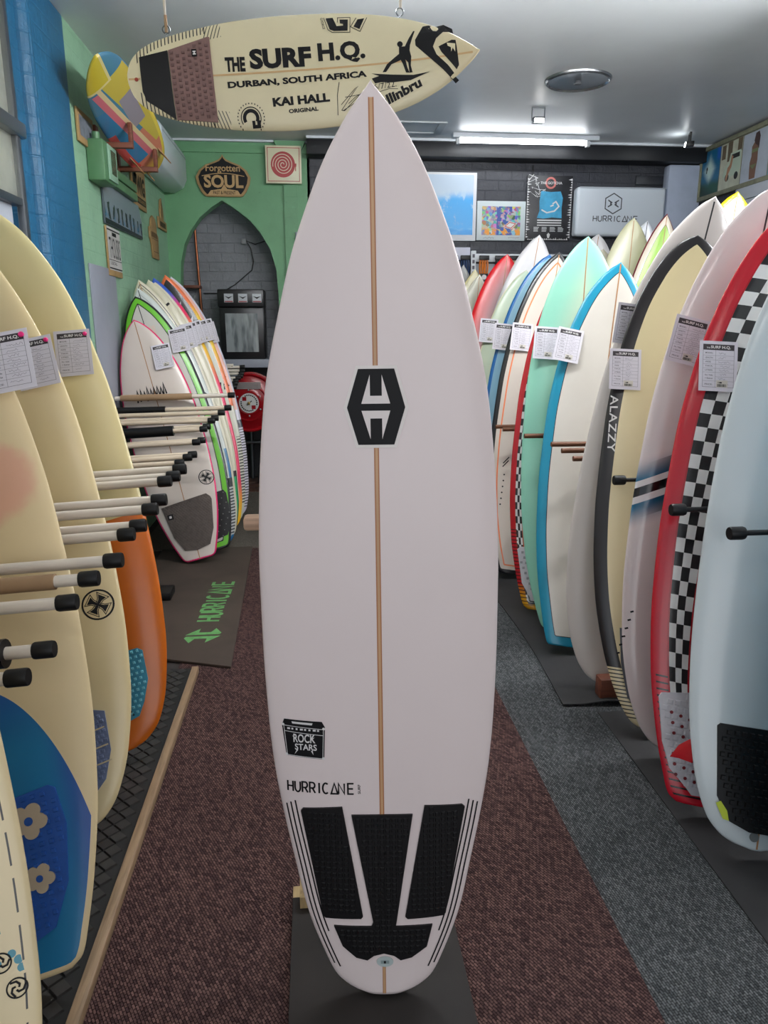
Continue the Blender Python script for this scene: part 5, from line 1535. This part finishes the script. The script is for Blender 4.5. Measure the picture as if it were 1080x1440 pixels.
for i in range(7):
    x0, y0 = rr.uniform(.04, .15), rr.uniform(.38, .52)
    g_.stroke([(x0 + rr.uniform(-.05, .05), y0 + rr.uniform(-.04, .04)) for _ in range(5)], .005)
g_.rect(.105, .165, .33, .177); g_.rect(.105, .145, .33, .155); g_.rect(.105, .125, .33, .133)
for i in range(4):
    for j in range(4):
        g_.rect(.075 + i * .075, .108 - j * .011, .115 + i * .075 + rr.uniform(0, .012), .113 - j * .011)
g_.poly([(.20, .05), (.215, .065), (.23, .05), (.225, .025), (.215, .015), (.205, .025)])
decal(g_, 'white_print', wht, t, .001)
g_ = P2(); g_.poly([(.10, .19), (.16, .185), (.24, .195), (.33, .19), (.325, .28), (.333, .36), (.31, .415), (.22, .41), (.13, .418), (.118, .33), (.122, .25)]); wv = decal(g_, 'wave_photo', PM('wave_blue', K(66, 164, 206), .4, var=(12, .3)), t, .0012)
g_ = P2(); g_.stroke([(.14, .26), (.19, .235), (.26, .25), (.30, .29), (.27, .33), (.24, .31)], .012); g_.stroke([(.22, .29), (.25, .30)], .012); decal(g_, 'wave_foam', wht, wv, .0016)
g_ = P2(); g_.ring(.215, .485, .042, .016, 24); rg = decal(g_, 'round_logo', PM('poster_red', K(196, 110, 104), .5), t, .0013)
g_ = P2(); g_.text('THE GOTCHA', .12, .474, .20, .022, .02); decal(g_, 'logo_lettering', wht, rg, .0018)

lb = thing('light_box', (2.362, YB - .145, 2.245), 'white rounded HURRICANE light box sign with hexagon logo', 'sign', **BACKW)
MB().box(0, .82, 0, .415, -.12, 0).build('case', PM('box_white', K(214, 222, 230), .35), lb, bevel=.028, seg=4)
g_ = P2(); g_.put(hexlogo(.085, .009), .335, .275); g_.put(hurricane(.43, .046, .0075), .155, .125); decal(g_, 'logo_lettering', PM('box_ink', K(70, 74, 80), .5), lb, .0012)
MB().box(.02, .815, .404, .412, -.06, .004).build('top_rim', PM('rim_white', K(190, 198, 206), .4), lb, bevel=.003)

# accessory display
wsh = PM('shelf_white', K(214, 218, 222), .4)
dr = thing('display_rail', (1.44, YB - .03, 1.99), 'white display rail strip with upright post carrying hanging leashes', 'display', **BACKW)
MB().box(.03, .95, .035, .105, 0, .02).build('header_strip', wsh, dr, bevel=.003)
MB().box(.0, .045, -.3, .13, 0, .025).build('upright_strip', wsh, dr, bevel=.003)
MB().box(.03, .95, -.32, .02, -.01, .004).build('back_panel', PM('panel_grey', K(170, 176, 184), .5), dr)
g_ = P2(); [g_.rect(.012, -.28 + i * .05, .033, -.25 + i * .05) for i in range(8)]; decal(g_, 'strip_print', M['grey_ink'], dr, .026, kind='stuff')
tag(MB().box(1.27, 1.435, YB - .03, YB - .004, 2.04, 2.15).build('white_card_panel', PM('lilac_white', K(206, 206, 222), .5), bevel=.003), 'small white card panel left of the accessory rail', 'panel')
for i, (x, c_, nm) in enumerate(((1.385, K(30, 56, 96), 'navy'), (1.27, K(46, 46, 92), 'indigo'), (1.555, K(212, 116, 32), 'orange'), (1.70, K(34, 34, 38), 'black'), (1.83, K(216, 208, 176), 'cream'), (1.95, K(40, 44, 50), 'charcoal'), (2.28, K(30, 70, 74), 'dark teal'))):
    q = thing('leash_pack', (x, YB - .10, 1.86), '%s coiled board leash hanging on the accessory display' % nm, 'leash', 'leashes on the accessory display')
    lm_ = PM(nm + '_cord', c_, .4)
    for k in range(3):
        MB().path([(-.03 + k * .022 + .014 * math.cos(a), .0, .12 + .075 * math.sin(a)) for a in [2 * math.pi * j / 14 for j in range(15)]], .0085, 6).build('coil', lm_, q, smooth=True)
    MB().box(-.05, .04, -.012, .012, .175, .215).build('wrap', M['plastic_black'], q, bevel=.004)
    MB().tube((0, 0, .20), (0, .046, .215), .004).build('hook', M['metal'], q)
    MB().box(-.042, .034, -.012, .01, .0, .06).build('pack_card', M['plastic_black'], q, bevel=.004)
    MB().lathe([(.022, -.0135), (.022, -.0125)], c=(-.004, 0, .028), axis='y', n=16).build('pack_logo', M['white'], q)

# posters on the right wall
pf_ = thing('poster_board', (XR - .02, 6.90, 2.545), 'long bamboo-framed board of three surf photos high on the right wall', 'picture', **RIGHTW)
bam = PM('bamboo_frame', K(140, 140, 116), .6, var=(20, .3))
W3, H3 = 2.0, .44
MB().box(0, W3, 0, H3, -.015, 0).build('backing', bam, pf_)
for q in (MB().box(0, W3, 0, .035, 0, .018), MB().box(0, W3, H3 - .035, H3, 0, .018), MB().box(0, .03, .035, H3 - .035, 0, .018)):
    q.build('frame_rail', bam, pf_, bevel=.004)
def surf_photo():
    m = Mat('barrel_wave_photo', K(30, 110, 150), .3); m.tc()
    n_ = m.noise(7, 5, .65)
    m.mix(((m.x - .17).abs() * 1.2 + (m.y - .24).abs() + n_ * .1).smooth(.22, .08), K(200, 224, 214)); m.mix((m.y + n_ * .08).smooth(.22, .14), K(24, 84, 66)); m.mix((m.y + m.x * .5).smooth(.22, .10), K(14, 52, 44)); m.mix(m.x.smooth(.26, .30) * m.y.smooth(.28, .33), K(40, 100, 190))
    return m.done()
g_ = P2(); g_.rect(.035, .04, .335, .40); a_ = decal(g_, 'wave_poster', surf_photo(), pf_, .001)
g_ = P2(); g_.disc(.125, .255, .012, 10, .018); g_.rect(.115, .22, .13, .25); decal(g_, 'rider_shape', M['ink'], a_, .0014)
g_ = P2(); g_.rect(.345, .04, .67, .40); a_ = decal(g_, 'car_poster', PM('poster_sand', K(206, 208, 186), .4, var=(8, .25)), pf_, .001)
for q in ((.36, .28, .42, .39), (.45, .25, .52, .40), (.60, .30, .665, .40)):
    g_ = P2(); g_.rect(*q); decal(g_, 'palm_shape', PM('palm_brown', K(110, 96, 76), .5), a_, .0014)
g_ = P2(); g_.poly([(.40, .15), (.44, .22), (.48, .24), (.50, .31), (.655, .31), (.665, .17), (.64, .13), (.44, .12)]); c1 = decal(g_, 'car_shape', PM('car_pale', K(190, 206, 186), .4), a_, .0018)
g_ = P2(); g_.rect(.52, .26, .64, .295); g_.disc(.47, .125, .03, 16); g_.disc(.61, .12, .03, 16); decal(g_, 'car_dark', PM('car_dark', K(52, 54, 52), .4), c1, .0022)
g_ = P2(); g_.poly([(.45, .12), (.47, .20), (.50, .22), (.52, .29), (.545, .28), (.53, .20), (.49, .15), (.47, .09)]); decal(g_, 'sitting_figure', PM('skin_tan', K(186, 138, 106), .5), a_, .0026)
g_ = P2(); g_.rect(.68, .04, 1.05, .40); a_ = decal(g_, 'figure_poster', PM('poster_grey', K(186, 194, 206), .4, var=(6, .15)), pf_, .001)
g_ = P2(); g_.poly([(.81, .05), (.80, .14), (.80, .18), (.815, .22), (.81, .29), (.84, .32), (.86, .37), (.90, .37), (.91, .31), (.90, .24), (.905, .18), (.895, .12), (.89, .05)]); s1 = decal(g_, 'standing_figure', PM('skin_brown', K(126, 92, 76), .5), a_, .0014)
g_ = P2(); g_.poly([(.835, .33), (.85, .385), (.895, .39), (.915, .35), (.91, .26), (.885, .29), (.86, .30)]); decal(g_, 'hair', PM('hair_dark', K(74, 54, 52), .5), s1, .0018)
g_ = P2(); g_.rect(.815, .245, .90, .27); g_.poly([(.802, .155), (.898, .155), (.85, .12)]); decal(g_, 'swimwear', PM('swim_olive', K(120, 130, 90), .5), s1, .0018)
g_ = P2(); g_.rect(1.06, .04, 1.9, .40); decal(g_, 'sea_poster', PM('poster_sea', K(120, 170, 190), .4, var=(5, .4)), pf_, .001)

# ------------------------------------------------------------------ ceiling
dl = thing('ceiling_reflector', (1.74, 5.17, ZC), 'large round silver reflector set in the ceiling', 'light')
chrome = PM('spun_aluminium', K(170, 172, 174), .25, .85)
MB().lathe([(.27, -.012), (.29, -.016), (.295, -.004), (.295, .0)], n=48).build('rim', M['metal'], dl, smooth=True)
bw_ = MB(); nn = 40
prof = [(.275, -.012), (.262, .0), (.24, .035), (.16, .065), (.06, .075), (.02, .076)]
vv = []; fs = []
for r_, z_ in prof:
    vv += [(r_ * math.cos(2 * math.pi * k / nn), r_ * math.sin(2 * math.pi * k / nn), z_ - .085) for k in range(nn)]
for j in range(len(prof) - 1):
    fs += [(j * nn + k, (j + 1) * nn + k, (j + 1) * nn + (k + 1) % nn, j * nn + (k + 1) % nn) for k in range(nn)]
fs.append(tuple((len(prof) - 1) * nn + k for k in range(nn)))
bw_.add(vv, fs); rb = bw_.build('bowl', chrome, dl, smooth=True); rb.location = (0, 0, .07)
MB().lathe([(.03, -.04), (.035, -.03), (.02, -.005)], n=16).build('lamp_socket', PM('socket_grey', K(90, 92, 96), .4), dl, smooth=True)

dl.scale = (.72, .72, .72)
ft = thing('fluorescent_batten', (1.80, 6.58, ZC), 'lit white fluorescent tube batten on the ceiling before the black wall', 'light')
MB().box(-.62, .62, -.035, .035, -.038, 0).build('batten', PM('batten_white', K(216, 222, 228), .4), ft, bevel=.006)
MB().tube((-.56, 0, -.054), (.50, 0, -.054), .018, n=14).build('tube', glow('tube_light', (0.94, 0.97, 1.0, 1), 11.0), ft, smooth=True)
for sx in (-.575, .53):
    MB().box(sx - .015, sx + .015, -.02, .02, -.085, -.04).build('lamp_holder', PM('holder_white', K(200, 204, 206), .5), ft, bevel=.003)


def flood(loc, label, lit, case, yaw):
    f_ = thing('flood_light', loc, label, 'light', None, (math.cos(yaw), math.sin(yaw), 0), (-math.sin(yaw), math.cos(yaw), 0))
    yk = MB().box(-.072, -.066, -.012, .012, -.13, 0).box(.066, .072, -.012, .012, -.13, 0).box(-.072, .072, -.012, .012, -.006, 0)
    yk.build('yoke', M['plastic_black'] if not lit else M['steel'], f_)
    MB().box(-.062, .062, -.05, .045, -.155, -.10).build('housing', case, f_, bevel=.008)
    if lit:
        MB().box(-.05, .05, -.054, -.03, -.157, -.118).build('lens', glow('lamp_lens', (1.0, .98, .95, 1), 7.0), f_)
    else:
        MB().box(-.05, .05, .046, .05, -.148, -.108).build('lens', glow('lamp_lens_side', (0.92, .97, 1.0, 1), 30.0), f_)
    f_.scale = (.68, .68, .68)
    return f_
flood((1.67, 5.80, ZC), 'small silver flood lamp on the ceiling behind the round reflector', True, M['steel'], 0)
flood((3.13, 6.40, ZC), 'small black flood lamp on the ceiling near the posters', False, M['plastic_black'], R(70))
hf = thing('ceiling_hatch', (.72, 6.46, ZC), 'pale framed access hatch in the ceiling', 'hatch')
hm = PM('hatch_frame', K(190, 196, 200), .5)
for x0, x1, y0, y1 in ((-.40, .36, -.22, -.19), (-.40, .32, .10, .13), (.30, .36, -.20, .13), (-.40, -.36, -.2, .13)):
    MB().box(x0, x1, y0, y1, -.012, 0).build('frame_strip', hm, hf, bevel=.003)
MB().box(-.36, .30, -.19, .10, -.004, 0).build('hatch_panel', M['ceil'], hf)
